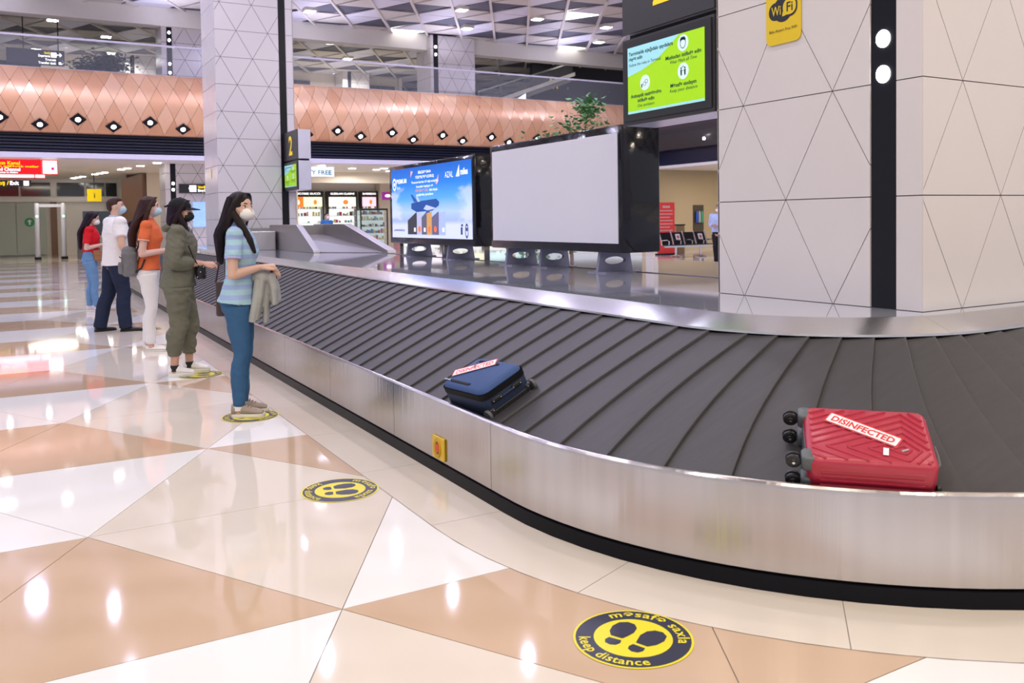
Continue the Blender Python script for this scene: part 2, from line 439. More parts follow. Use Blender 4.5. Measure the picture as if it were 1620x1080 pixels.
def build_carousel():
    c = thing('baggage_carousel', 'long stainless steel baggage carousel with sloping black rubber belt', 'baggage carousel', (0, 0, 0))
    swept('plinth', [(0.012, 0.0), (0.018, 0.066), (0.06, 0.068), (0.06, 0.09)], m_kick, c)
    swept('inner_frame', [(0.052, 0.05), (0.062, 0.34)], m_rubber_dark, c)
    prof = [(0.034, 0.070), (0.029, 0.076), (0.029, 0.412), (0.032, 0.427), (0.040, 0.436), (0.050, 0.438), (0.060, 0.434), (0.066, 0.424), (0.066, 0.35), (0.055, 0.35), (0.050, 0.07)]
    js = [-0.17 - 1.36 * k for k in range(15)]
    edges = [3.61 + 1.9, ] + js
    for k in range(len(js) - 1): strip_part('side_panel', js[k + 1] + 0.002, js[k] - 0.002, prof, m_steel, c)
    strip_part('side_panel', js[0] + 0.002, R0 * PI / 2, prof, m_steel, c)
    strip_part('side_panel', R0 * PI / 2 + 0.003, R0 * PI / 2 + 2.0, prof, m_steel, c)
    swept('belt_bed', [(0.06, 0.340), (1.20, 0.855)], m_rubber_dark, c, smooth=False)
    # overlapping crescent plates
    pitch = 0.2475; rm = 1.78
    def shift(o, phi):     # plates trail towards the inside of a bend
        t = max(0.0, (o - 0.12) / 1.045)
        return math.radians(7.5) * (t ** 2.6) * min(1.0, max(0.0, phi / math.radians(16)))
    def ppos(sig, o, dz):
        z = 0.388 + (o - 0.122) * (0.862 - 0.388) / 1.045 + dz
        t = (o - 0.122) / 1.045; bow = -0.10 * t * (1 - t)
        if sig <= 0: return Vector((CX1 + sig + bow, o, z))
        a = sig / rm; a2 = a + shift(o, a)
        if a <= PI / 2: return Vector((CX1 + (R0 - o) * math.sin(a2) + bow * max(0, 1 - a * 2), CY0 - (R0 - o) * math.cos(a2), z))
        e = sig - rm * PI / 2
        return Vector((CX1 + R0 - o, CY0 + e + shift(o, 1.0) * (R0 - o), z))
    k0 = -76; k1 = 18
    for k in range(k0, k1):
        sa = k * pitch + 0.005; n = 9
        rows = []
        for (ds, dz) in ((-0.012, -0.004), (0.0, 0.0), (pitch * 0.90, 0.012), (pitch * 0.975, 0.0165), (pitch * 1.0, 0.0155), (pitch * 1.012, 0.008), (pitch * 1.012, -0.006)):
            rows.append([ppos(sa + ds, 0.070 + 1.095 * i / (n - 1), dz) for i in range(n)])
        b = MB(); vs = [p for r in rows for p in r]; fs = []
        for i in range(len(rows) - 1):
            for j in range(n - 1): fs.append((i * n + j, i * n + j + 1, (i + 1) * n + j + 1, (i + 1) * n + j))
        b.add(vs, fs); b.build('belt_plate', m_rubber, c, smooth=True, angle=35)
    # steel skirt between belt and deck
    ap = [(1.160, 0.876), (1.162, 0.888), (1.350, 0.9515), (1.372, 0.953), (1.372, 0.935), (1.20, 0.862)]
    cuts = [-0.55 - 2.42 * k for k in range(9)]
    for k in range(len(cuts) - 1): strip_part('skirt_panel', cuts[k + 1] + 0.001, cuts[k] - 0.001, ap, m_apron, c)
    strip_part('skirt_panel', cuts[0] + 0.001, R0 * PI / 2 - 0.55, ap, m_apron, c, 0.06)
    strip_part('skirt_panel', R0 * PI / 2 - 0.547, R0 * PI / 2 + 2.0, ap, m_apron, c, 0.12)
    # glossy deck in the middle
    dk = MB(); pts = loop(1.365, 0.95); pb = loop(1.365, 0.92); n = len(pts)
    dk.add(pts + pb, [tuple(range(n))] + [(i, (i + 1) % n, n + (i + 1) % n, n + i) for i in range(n)])
    dk.build('deck', m_deck, c)
    s = MB(); s.box((-19.5, 3.30, 0.948), (-4.7, 3.33, 0.956)); s.build('deck_seam', m_groove, c)
    # emergency stop plate on the side panel
    lean = math.atan2(0.073, 0.30); e = thing('emergency_stop', 'yellow emergency stop plate with red button on carousel side', 'button')
    o = 0.5 * 0.073 * 0.62
    e.matrix_world = Matrix.Translation((-4.61, 0.0222, 0.155)) @ Matrix.Scale(1.08, 4)
    my = M('yellow_plastic', (0.75, 0.50, 0.04), 0.4); mr = M('red_plastic', (0.70, 0.07, 0.02), 0.3)
    b = MB(); w, h = 0.078, 0.062
    b.rbox((-0.075, -0.062, -0.006), (0.075, 0.062, 0.006), 0.006, 2, Matrix.Rotation(PI / 2, 4, 'X')); b.build('plate', my, e)
    b = MB(); b.lathe([(0.046, 0.0), (0.046, 0.008), (0.040, 0.009), (0.030, 0.004), (0.030, 0.0)], 20, Matrix.Translation((0, -0.006, 0)) @ Matrix.Rotation(PI / 2, 4, 'X') @ Matrix.Diagonal((0.9, 1.15, 1, 1))); b.build('collar', M('ochre_plastic', (0.55, 0.34, 0.02), 0.4), e, smooth=True)
    b = MB(); b.lathe([(0.0, 0.0), (0.024, 0.0), (0.025, 0.004), (0.020, 0.0075), (0.010, 0.009), (0.0, 0.0095)], 18, Matrix.Translation((0, -0.006, 0)) @ Matrix.Rotation(PI / 2, 4, 'X')); b.build('button', mr, e, smooth=True)
build_carousel()

# ------------------------------------------------------------------ columns
def wall_map(face, a, z, out, x0, x1, y0, y1):
    if face == '-y': return Vector((a, y0 - out, z))
    if face == '+y': return Vector((a, y1 + out, z))
    if face == '+x': return Vector((x1 + out, a, z))
    return Vector((x0 - out, a, z))
def column(label, x0, x1, y0, y1, z0, z1, spec, panel_top, led, gap=0.003, per=0.755, row=0.655, zrow=0.945, cat='column', group=None):
    """spec: face -> (node phase at zrow, strip range or None)"""
    t = thing('column', label, cat, ((x0 + x1) / 2, (y0 + y1) / 2, z0), group=group)
    base = Matrix.Translation(t.location)
    def put(b, name, mat, par=t, **k):
        o = b.build(name, mat, par, **k); 
        if par is t: o.matrix_parent_inverse = base.inverted()
        return o
    b = MB(); b.box((x0 + 0.014, y0 + 0.014, z0), (x1 - 0.014, y1 - 0.014, z1)); put(b, 'core', m_groove)
    if panel_top < z1:
        b = MB(); b.box((x0, y0, panel_top), (x1, y1, z1)); put(b, 'upper_shaft', m_panel)
    for face in ('-y', '+x', '-x', '+y'):
        a0, a1 = (x0, x1) if face in ('-y', '+y') else (y0, y1)
        if face not in spec:
            b = MB()
            b.add([wall_map(face, a, z, o, x0, x1, y0, y1) for o in (-0.013, 0) for a, z in ((a0, z0), (a1, z0), (a1, panel_top), (a0, panel_top))],
                  [(0, 1, 2, 3), (4, 5, 6, 7), (0, 1, 5, 4), (1, 2, 6, 5), (2, 3, 7, 6), (3, 0, 4, 7)]); put(b, 'back_cladding', m_panel); continue
        ph, strip = spec[face]
        spans = [(a0, a1)] if not strip else [(a0, strip[0]), (strip[1], a1)]
        k0 = math.floor((z0 - zrow) / row); k1 = math.ceil((panel_top - zrow) / row)
        for (s0, s1) in spans:
            for k in range(k0, k1):
                zb, zt = zrow + k * row, zrow + (k + 1) * row
                polys = []
                if s1 - s0 < 0.45: polys = [[(s0, zb), (s1, zb), (s1, zt), (s0, zt)]]
                else:
                    off = ph + (per / 2 if k % 2 else 0)
                    i0 = math.floor((s0 - off) / per) - 1; i1 = math.ceil((s1 - off) / per) + 1
                    for i in range(i0, i1 + 1):
                        p = off + i * per
                        polys.append([(p, zb), (p + per, zb), (p + per / 2, zt)])
                        polys.append([(p + per / 2, zt), (p + per, zb), (p + per * 1.5, zt)])
                for q in polys:
                    q = clip_poly(q, s0, s1, max(zb, z0), min(zt, panel_top))
                    if len(q) < 3: continue
                    q = inset(q, gap)
                    if not q or len(q) < 3: continue
                    n = len(q); b = MB()
                    b.add([wall_map(face, a, z, -0.013, x0, x1, y0, y1) for a, z in q] + [wall_map(face, a, z, 0.0, x0, x1, y0, y1) for a, z in q],
                          [tuple(range(n)), tuple(range(n, 2 * n))] + [(i, (i + 1) % n, n + (i + 1) % n, n + i) for i in range(n)])
                    put(b, 'panel', m_panel)
        if strip:
            b = MB(); c0, c1 = strip[0] + 0.004, strip[1] - 0.004
            b.add([wall_map(face, a, z, o, x0, x1, y0, y1) for o in (-0.018, -0.006) for a, z in ((c0, z0), (c1, z0), (c1, z1), (c0, z1))],
                  [(0, 1, 2, 3), (4, 5, 6, 7), (0, 1, 5, 4), (1, 2, 6, 5), (2, 3, 7, 6), (3, 0, 4, 7)])
            st = put(b, 'light_strip', m_black)
            for z in led:
                mid = (strip[0] + strip[1]) / 2; w = (strip[1] - strip[0]) * 0.26; bb = MB()
                ring = [wall_map(face, mid + w * math.cos(2 * PI * i / 20), z + w * 1.15 * math.sin(2 * PI * i / 20), 0.004, x0, x1, y0, y1) for i in range(20)]
                ring0 = [wall_map(face, mid + w * math.cos(2 * PI * i / 20), z + w * 1.15 * math.sin(2 * PI * i / 20), -0.008, x0, x1, y0, y1) for i in range(20)]
                bb.loft([ring0, ring]); o = bb.build('led_spot', m_led, st)
                o.matrix_parent_inverse = Matrix.Identity(4)
    return t
column('broad pale stone column on the carousel deck at right, with round yellow and black sign', -4.62, -3.01, 2.25, 4.1, 0.95, CEIL, {'-y': (-3.61 - 0.755, (-3.347, -3.178)), '+x': (2.235 + 0.3775, None)}, 4.22, (2.304, 2.507), per=0.748)
column('tall pale lilac column behind the waiting people, with dark strip and numbered sign', -23.3, -21.6, 2.08, 3.98, 0.95, CEIL, {'-y': (-22.6, None), '+x': (2.59, (3.62, 3.79))}, CEIL, (), gap=0.005, per=0.765)
column('pale column standing behind the copper gallery front at left', -38.6, -37.0, 3.0, 4.75, 0.0, 10.1, {'-y': (-37.9, None), '+x': (3.5, (3.2, 3.4))}, 10.0, (2.9, 3.15, 7.6, 7.95, 8.9, 9.2), gap=0.008)
column('pale lilac column rising behind the glass balustrade in the middle', -38.2, -36.6, 14.6, 16.9, 4.2, 10.1, {'-y': (-37.5, None), '+x': (15.3, (14.75, 14.98))}, 10.1, (9.2, 9.55), gap=0.008)
column('small far column upstairs left of the middle column', -48.9, -47.6, 14.1, 15.7, 4.2, 10.1, {'+x': (14.6, (14.4, 14.6))}, 10.1, (), gap=0.01)
column('small far column upstairs beside the dark green tree', -48.9, -47.6, 2.75, 4.15, 4.2, 10.1, {'+x': (3.3, (2.95, 3.15))}, 10.1, (), gap=0.01)

# ------------------------------------------------------------------ ceiling
def build_ceiling():
    b = MB(); b.box((-60, -20, CEIL + 0.16), (12, 44, CEIL + 0.4)); c = struct(b.build('ceiling', m_crib))
    tris = lattice_tris(-30.16, 16.08, 1.545, 1.784, (-58, 10), (-18, 42))
    glow = [(-36.67, 13.33), (-30.6, 18.8), (-36.55, 22.2), (-45.7, -0.4), (-33.2, 7.0), (-39.2, 7.6), (-41.0, 3.2), (-44.0, 13.5), (-24.5, 5.0), (-20.0, -3.0), (-18.0, 9.0), (-12.0, 3.0)]
    cand = []
    for pts, cl in tris:
        cx = sum(p[0] for p in pts) / 3; cy = sum(p[1] for p in pts) / 3
        dep = cx * -0.869 + (cy + 2.088) * 0.495; lat = cx * 0.495 + (cy + 2.088) * 0.869
        vis = dep > 30.0 and abs(lat) < dep * 0.62 + 2
        g = min(math.hypot(cx - a, cy - b_) for a, b_ in glow) < 0.5
        cand.append((0 if vis else 1, dep if vis else 0, pts, cl, g))
    cand.sort(key=lambda k: (k[0], k[1]))
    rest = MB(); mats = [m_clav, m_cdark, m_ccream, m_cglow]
    for k, (nv, d, pts, cl, g) in enumerate(cand):
        q = inset(pts, 0.045)
        if not q: continue
        cl2 = 3 if g else cl
        lift = {0: 0.02, 1: 0.05, 2: 0.0, 3: 0.03}[cl2]
        tgt = MB() if (k < 285 and nv == 0) else rest
        if tgt is rest: rest.cur = cl2
        n = len(q); tilt = [0.0, 0.03, -0.02] if cl2 != 3 else [0, 0, 0]
        zs = [CEIL + lift + tilt[i % 3] for i in range(n)]
        tgt.add([(p[0], p[1], z) for p, z in zip(q, zs)] + [(p[0], p[1], z + 0.04) for p, z in zip(q, zs)],
                [tuple(range(n)), tuple(range(n, 2 * n))] + [(i, (i + 1) % n, n + (i + 1) % n, n + i) for i in range(n)])
        if tgt is not rest: tgt.build('ceiling_panel', mats[cl2], c)
    o = rest.build('ceiling_field', mats, c); o['kind'] = 'stuff'
    # ribs along one diagonal
    for k in range(-12, 26):
        # line through (-30.16, 16.08 + 1.784*k) along (-0.866, 0.5)
        y0 = 16.08 + 1.784 * (k - 14)
        rb = MB(); L = 32.0; dx, dy = -0.866, 0.5; nx, ny = 0.5, 0.866; w = 0.05
        P = [(-28.0 + dx * t + nx * s * w, y0 - 2.16 * 0.577 + dy * t + ny * s * w) for t, s in ((0, -1), (L, -1), (L, 1), (0, 1))]
        rb.prism(P, CEIL - 0.06, CEIL + 0.16); rb.build('rib', m_crib, c)
    # recessed square downlights
    spots = [(-34.4, 8.3), (-31.5, 13.7), (-34.4, 15.4), (-31.5, 17.3), (-37.6, 20.75), (-31.5, 20.9), (-34.3, 22.5), (-38.3, 24.3), (-40.5, -0.7), (-38.6, 7.5), (-40, 11), (-42, 9), (-43.5, 13), (-45, -3), (-43, 1.5), (-47, 2), (-47.5, -1.2), (-41, 16.8), (-39.5, 18.5), (-44, 17), (-46, 6)] + LAMP_SPOTS
    for x, y in spots:
        r = 0.24 if x < -29 else 0.11
        d = MB(); d.box((x - r, y - r, CEIL - 0.1), (x + r, y + r, CEIL + 0.17)); f = d.build('downlight', m_offwhite, c)
        d = MB(); d.box((x - r * .8, y - r * .8, CEIL - 0.115), (x + r * .8, y + r * .8, CEIL - 0.1)); d.build('lens', m_led, f)
    b = MB(); b.box((-37.5, -16, 9.42), (-36.85, 26.4, CEIL + 0.1)); struct(b.build('trim_2', m_offwhite))
build_ceiling()

# ------------------------------------------------------------------ copper clad gallery front
def prof(t):
    """bulging section, t 0 bottom .. 1 top -> (out, z)"""
    z = 4.78 + (7.0 - 4.78) * t
    return (-0.45 + 1.0 * math.sin(PI * min(1, 0.08 + 0.84 * t)) ** 0.8, z)
def build_gallery():
    X = -34.0; W = 0.575; H = 8
    core = MB(); rows = [(X + prof(i / 12)[0] - 0.03, prof(i / 12)[1]) for i in range(13)]
    core.loft([[Vector((x, -8, z)) for x, z in rows] + [Vector((X - 1.6, -8, 7.0)), Vector((X - 1.6, -8, 4.78))], [Vector((x, 26.4, z)) for x, z in rows] + [Vector((X - 1.6, 26.4, 7.0)), Vector((X - 1.6, 26.4, 4.78))]])
    w = struct(core.build('wall_gallery', m_copper_back))
    y0 = -4.0; N = int(30.2 / (W / 2)); cnt = 0
    holes = {}
    rnd = random.Random(3)
    lights = [(-2.6, 5.2), (-1.42, 5.02), (-.25, 5.22), (.89, 5.03), (2.09, 5.21), (3.24, 5.03), (9.12, 5.18), (10.13, 5.01), (11.46, 5.19), (12.49, 4.96), (13.79, 5.17), (14.82, 4.98), (16.17, 5.17), (17.14, 5.0), (18.55, 5.19), (4.4, 5.2), (5.55, 5.02), (6.7, 5.2), (7.9, 5.0), (19.6, 5.0), (20.9, 5.19), (22.0, 5.0), (23.2, 5.19)]
    def q(yy, h): 
        t = min(1.0, max(0.0, h / H)); x, z = prof(t); return Vector((X + x, yy, z))
    for i in range(N):
        for h in range(-1, H + 1):
            if (i + h) % 2: continue
            cy, ch = y0 + i * W / 2, h + 0.0
            if ch + 2 <= 0 or ch - 2 >= H: continue
            if h % 2 == 0 and (i // 1) % 2: continue
            # diamond centred at (cy, ch), half width W/2, half height 2 steps
            if h % 2: continue
            pass
    # diamonds: half width W/2, half height 2 rows; centres on a checker of (W/2, 2 rows)
    for i in range(N):
        for m in range(0, 5):
            if (i + m) % 2: continue
            cy, ch = y0 + i * W / 2, m * 2.0
            g = 0.965; b = MB(); top, bot = [], []; n = 4
            for r in range(n + 1):
                rr = (r / n * 2 - 1) * g; wd = (1 - abs(rr)) * W / 2
                h = min(H, max(0, ch + rr * 2.0))
                top.append((cy - wd * g, cy + wd * g, h))
            vs = []; fs = []
            for a, c_, h in top:
                vs += [q(a, h) + Vector((0.012, 0, 0)), q(c_, h) + Vector((0.012, 0, 0))]
            k = len(vs)
            vs += [v - Vector((0.035, 0, 0)) for v in vs]
            for r in range(n):
                fs.append((2 * r, 2 * r + 1, 2 * r + 3, 2 * r + 2)); 
            for r in range(n):
                fs.append((2 * r, 2 * r + 2, k + 2 * r + 2, k + 2 * r)); fs.append((2 * r + 1, k + 2 * r + 1, k + 2 * r + 3, 2 * r + 3))
            b.add(vs, fs)
            # leave out the degenerate slivers beyond the edges
            b.build('copper_panel', rnd.choice(m_copper), w, smooth=True, angle=50); cnt += 1
    for y, z in lights:
        t = (z - 4.78) / 2.22; x, z = prof(t); x2, z2 = prof(t + 0.05)
        up = Vector((x2 - x, 0, z2 - z)).normalized(); m = plane_mat((X + x + 0.02, y, z), (0, 1, 0), up)
        b = MB(); b.prism([(-0.27, 0), (0, -0.25), (0.27, 0), (0, 0.25)], 0.0, 0.03, m); pl = b.build('light_plate', m_black, w)
        b = MB(); b.prism([(0.085 * math.cos(a * PI / 8), 0.085 * math.sin(a * PI / 8)) for a in range(16)], 0.03, 0.04, m); b.build('spot', m_led, pl)
    # navy louvre and lilac band under it
    t = MB(); t.box((X - 1.2, -8, 4.1), (X - 0.62, 26.0, 4.78)); tr = struct(t.build('trim_3', m_navy))
    for k in range(6):
        s = MB(); z = 4.12 + 0.11 * k; s.add([(X - 0.62, -8, z), (X - 0.50, -8, z + 0.03), (X - 0.50, -8, z + 0.075), (X - 0.62, -8, z + 0.09), (X - 0.62, 26, z), (X - 0.50, 26, z + 0.03), (X - 0.50, 26, z + 0.075), (X - 0.62, 26, z + 0.09)], [(0, 1, 2, 3), (4, 5, 6, 7), (0, 1, 5, 4), (1, 2, 6, 5), (2, 3, 7, 6), (3, 0, 4, 7)])
        s.build('slat', m_navy, tr)
    t = MB(); t.box((X - 1.2, -8, 3.92), (X - 0.48, 26.0, 4.10)); struct(t.build('trim_4', m_lilac))
    # floor slab of the gallery, soffit
    t = MB(); t.box((-60, -12, 6.5), (X - 1.4, 42, 6.8)); struct(t.build('floor_gallery', m_offwhite))
    t = MB(); t.box((-60, -12, 3.95), (X - 0.9, 42, 4.1)); struct(t.build('ceiling_lower', m_offwhite))
    # glass balustrade on top
    rl = thing('glass_balustrade', 'long clear glass balustrade with pale rail along the copper gallery edge', 'balustrade', (X - 0.5, -8, 7.0))
    inv = Matrix.Translation(-rl.location)
    y = -8.0
    while y < 26:
        b = MB(); b.box((X - 0.51, y + 0.01, 7.0), (X - 0.49, y + 2.39, 8.12), inv); b.build('glass_pane', m_glass, rl); y += 2.4
    b = MB(); b.box((X - 0.54, -8, 8.12), (X - 0.46, 26.2, 8.19), inv); b.build('hand_rail', m_lilac, rl)
    b = MB(); b.box((X - 0.60, -8, 6.98), (X - 0.40, 26.4, 7.06), inv); b.build('base_rail', m_lilac, rl)
    # right wing: bulge facing the hall, unlit copper's shade painted dark; louvre, soffit
    Y = 24.6
    d = MB(); rows = [(Y - (prof(i / 10)[0]) * 0.9, prof(i / 10)[1] - 0.1) for i in range(11)]
    ring = lambda x: [Vector((x, yy, z)) for yy, z in rows] + [Vector((x, Y + 1.2, 6.9)), Vector((x, Y + 1.2, 4.68))]
    d.loft([ring(-33.2), ring(-14)]); struct(d.build('wall_right_gallery', m_darkwall))
    d = MB(); d.box((-33.2, Y + 0.5, 3.98), (-14, Y + 1.2, 4.68)); struct(d.build('trim_5', m_navy))
    d = MB(); d.box((-33.4, Y + 0.45, 3.85), (-14, 42, 3.98)); struct(d.build('ceiling_right', m_offwhite))
    for x, z in ((-28.9, 4.95), (-27.6, 4.8), (-26.2, 4.95)):
        b = MB(); b.lathe([(0.0, 0.0), (0.07, 0.0), (0.07, 0.04), (0, 0.04)], 12, Matrix.Translation((x, Y - 0.33 if z > 4.9 else Y - 0.2, z)) @ Matrix.Rotation(PI / 2, 4, 'X')); b.build('spot', m_led, bpy.data.objects['wall_right_gallery'])
build_gallery()

# ------------------------------------------------------------------ rooms behind
def plate(name, lo, hi, mat, kind=None): 
    b = MB(); b.box(lo, hi); o = b.build(name, mat)
    return struct(o) if kind is None else o
def wall_things():
    # upstairs
    plate('wall_upper_back', (-49.3, -14, 6.8), (-49, 18.0, CEIL + 0.2), m_beige)
    w = bpy.data.objects['wall_upper_back']
    for k, (a, b_) in enumerate(((-6, -3.2), (-2.9, -1.0), (0.55, 2.0), (2.2, 3.2), (4.6, 7.5), (9.8, 12.6), (15.6, 17.8))):
        t = MB(); t.box((-49, a, 6.9), (-48.9, b_, 9.62)); o = t.build('window_%d' % (k + 1), m_darkglass); struct(o)
    plate('wall_upper_dark', (-41.0, 22.6, 6.8), (-40.7, 40, CEIL + 0.2), m_darkwall)
    plate('wall_upper_side', (-58, 18.0, 6.8), (-48.7, 18.2, CEIL + 0.2), m_beige); plate('wall_upper_deep', (-58.3, 18.0, 6.8), (-58, 42, CEIL + 0.2), m_darkwall)
    # slanted stair with glass behind the balustrade
    st = thing('escalator', 'pale slanted escalator rising behind the glass balustrade', 'escalator', (-39.5, 17.5, 6.8))
    inv = Matrix.Translation(-st.location)
    def bar(a, b_, wz, wx, mat, nm):
        m = MB(); a, b_ = Vector(a), Vector(b_); m.loft([[a + Vector((dx, 0, dz)) for dx, dz in ((-wx, -wz), (wx, -wz), (wx, wz), (-wx, wz))], [b_ + Vector((dx, 0, dz)) for dx, dz in ((-wx, -wz), (wx, -wz), (wx, wz), (-wx, wz))]])
        for i, v in enumerate(m.v): m.v[i] = tuple(inv @ Vector(v))
        m.build(nm, mat, st)
    bar((-39.5, 18.6, 7.3), (-39.5, 24.5, 9.4), 0.10, 0.15, m_offwhite, 'handrail_skirt')
    bar((-39.6, 18.6, 7.75), (-39.6, 24.5, 9.85), 0.32, 0.02, m_glass, 'glass_side')
    bar((-39.5, 18.6, 8.1), (-39.5, 24.5, 10.05), 0.04, 0.05, m_steel_dull, 'handrail')
    bar((-40.2, 18.6, 7.05), (-40.2, 24.5, 9.15), 0.12, 0.4, m_steel_dull, 'steps')
    b = MB(); b.add([(-35.8, 17.95, 6.8), (-35.8, 19.2, 6.8), (-35.8, 19.2, 7.55), (-35.75, 17.95, 6.8), (-35.75, 19.2, 6.8), (-35.75, 19.2, 7.55)], [(0, 1, 2), (3, 4, 5), (0, 1, 4, 3), (1, 2, 5, 4), (2, 0, 3, 5)])
    tag(b.build('wedge_board', E('white_board', (0.85, 0.92, 1.0), 1.0)), 'small white wedge shaped board behind the balustrade glass', 'board')
    # far left end wall of the hall
    X = -50.5
    plate('wall_far', (X - 0.3, -14, 0), (X, 10, 4.0), m_offwhite)
    for k, (a, b_) in enumerate(((-7, -4.6), (-4.5, -2.15), (-2.05, -0.72), (-0.42, 0.85), (0.95, 1.80), (1.88, 2.4))):
        t = MB(); t.box((X, a, 3.05), (X + 0.06, b_, 3.75)); struct(t.build('window_%d' % (k + 10), m_darkglass))
    t = MB(); t.box((X, -7, 2.75), (X + 0.12, 2.4, 3.02)); struct(t.build('trim_6', m_offwhite))
    g = thing('glass_door', 'pale green etched glass sliding panel with round green arrow', 'door', (X + 0.1, -2.0, 0))
    for k in range(3):
        t = MB(); t.box((0, -3.0 + 1.36 * k, 0.06), (0.05, -1.66 + 1.36 * k, 2.72)); t.build('glass_panel', m_greenglass, g)
    t = MB(); t.lathe([(0.0, 0), (0.23, 0), (0.23, 0.02), (0, 0.02)], 24, Matrix.Translation((0.05, 0.3, 1.72)) @ Matrix.Rotation(PI / 2, 4, 'Y')); sg = t.build('arrow_sign', M('sign_green', (0.02, 0.30, 0.10), 0.4), g)
    m = plane_mat((0.075, 0.3, 1.72), (0, 1, 0), (0, 0, 1)); t = MB(); 
    for poly in ([(-0.035, -0.13), (0.035, -0.13), (0.035, 0.02), (-0.035, 0.02)], [(-0.11, 0.02), (0.11, 0.02), (0, 0.14)]):
        t.prism(poly, 0, 0.004, m)
    t.build('arrow', M('white_paint', (0.85, 0.85, 0.85), 0.5), sg)
    t = MB(); t.box((X, -0.75, 0), (X + 0.15, -0.45, 2.75)); struct(t.build('trim_7', m_wood))
    # security portal
    p = thing('security_portal', 'grey walk-through portal with two posts and small green lamps', 'scanner', (-44.2, -0.93, 0))
    for s in (-0.53, 0.53):
        t = MB(); t.lathe([(0.10, 0.1), (0.10, 2.5), (0.08, 2.54), (0.0, 2.55)], 14); o = t.build('post', M('portal_grey', (0.40, 0.41, 0.47), 0.35), p, loc=(0, s, 0), smooth=True)
        t = MB(); t.rbox((-0.16, -0.14, 0), (0.16, 0.14, 0.12), 0.05); t.build('foot', m_black, p, loc=(0, s, 0))
        t = MB(); t.ell((0.1, 0, 1.95), (0.04, 0.05, 0.05), 10, 6); t.build('lamp', E('lamp_green', (0.25, 1.0, 0.6), 5.0), o)
    t = MB(); t.box((-0.05, -0.5, 2.36), (0.05, 0.5, 2.5)); t.build('crossbar', M('portal_grey', (0.55, 0.56, 0.62)), p)
    c = thing('counter_cabinet', 'dark grey cabinet with glass top section beside the security portal', 'cabinet', (-43.4, 0.55, 0))
    t = MB(); t.box((-0.3, -0.45, 0), (0.3, 0.45, 1.05)); t.build('body', M('cabinet_grey', (0.10, 0.10, 0.12), 0.5), c, bevel=0.02)
    t = MB(); t.box((-0.25, -0.2, 1.05), (0.2, 1.3, 2.15)); t.build('screen', M('screen_slate', (0.05, 0.08, 0.10), 0.2), c, bevel=0.02)
    # timber wall and plaster return
    plate('wall_timber', (-46.2, 2.45, 0), (-45.8, 3.5, 3.95), m_wood)
    b = MB(); b.add([(-45.8, 2.2, 0), (-44.0, 2.95, 0), (-44.0, 3.1, 0), (-45.8, 2.35, 0), (-45.8, 2.2, 3.7), (-44.0, 2.95, 3.95), (-44.0, 3.1, 3.95), (-45.8, 2.35, 3.7)], [(0, 3, 2, 1), (4, 5, 6, 7), (0, 1, 5, 4), (1, 2, 6, 5), (2, 3, 7, 6), (3, 0, 4, 7)]); struct(b.build('door_1', m_wood))
    h = MB(); h.box((-43.95, 2.82, 1.0), (-43.88, 2.88, 2.4)); h.build('door_handle', m_black, bpy.data.objects['door_1'])
    plate('wall_beige', (-43.95, 3.12, 0), (-43.7, 9.5, 3.95), m_beige)
    # row of small soffit lights
    for k in (0, .55, 1.1, 2.6, 3.15, 3.7, 5.4, 6.0, 7.2, 8.6):
        x, y = -49.5 + k * 1.5, 0.35 + k * 0.27
        t = MB(); t.box((x - 0.17, y - 0.13, 3.925), (x + 0.17, y + 0.13, 3.955)); t.build('ceiling_light', m_led, bpy.data.objects['ceiling_lower'])
    for x, y in ((-36.5, 9.3), (-36.8, 13.4), (-38.0, 11.2), (-38.6, 12.6), (-39.5, 13.6), (-37.6, 12.6)):
        t = MB(); t.lathe([(0, 0), (0.16, 0), (0.16, 0.03), (0, 0.03)], 14, Matrix.Translation((x, y, 3.925))); t.build('ceiling_light', m_led, bpy.data.objects['ceiling_lower'])
    # right room
    b = MB(); b.box((-34.3, 25.0, 0), (-34.0, 42, 3.9)); struct(b.build('wall_right', M('right_beige', (0.62, 0.50, 0.30), 0.5, var=0.03)))
    plate('wall_right_return', (-34.0, 25.0, 0), (-33.4, 25.3, 3.9), m_offwhite)
    t = MB(); t.box((-34.0, 28.1, 0.5), (-33.96, 28.8, 2.1)); nb = t.build('niche', M('niche_brown', (0.10, 0.075, 0.05), 0.5), bpy.data.objects['wall_right'])
    for k, col in enumerate(((0.02, 0.1, 0.6), (0.5, 0.5, 0.5), (0.05, 0.4, 0.2))):
        t = MB(); t.lathe([(0.0, 0), (0.07, 0), (0.07, 0.5), (0.03, 0.6), (0, 0.6)], 10, Matrix.Translation((-33.85, 28.25 + 0.17 * k, 1.2))); t.build('bottle', M('bottle_%s' % 'abc'[k], col, 0.3), nb, smooth=True)
    t = MB(); t.lathe([(0, 0), (0.2, 0), (0.2, 0.03), (0, 0.03)], 14, Matrix.Translation((-29.5, 27.0, 3.83))); t.build('ceiling_light', m_led, bpy.data.objects['ceiling_right'])
wall_things()
lamp('soffit_lamp', (-43, -1, 3.8), 104, WARM, 2.0); lamp('soffit_lamp', (-40, 6.5, 3.8), 64, WARM, 1.5); lamp('soffit_lamp', (-39.5, 12, 3.8), 120, NEUT, 2.0); lamp('soffit_lamp', (-38, 20, 3.8), 64, NEUT, 2.0)
lamp('soffit_lamp', (-30.0, 28.5, 3.7), 104, WARM, 2.0); lamp('upper_lamp', (-47, 2, 9.7), 200, NEUT, 2.0); lamp('upper_lamp', (-46, 14, 9.7), 200, NEUT, 2.0); lamp('upper_lamp', (-50, 8, 9.7), 120, NEUT, 2.0)

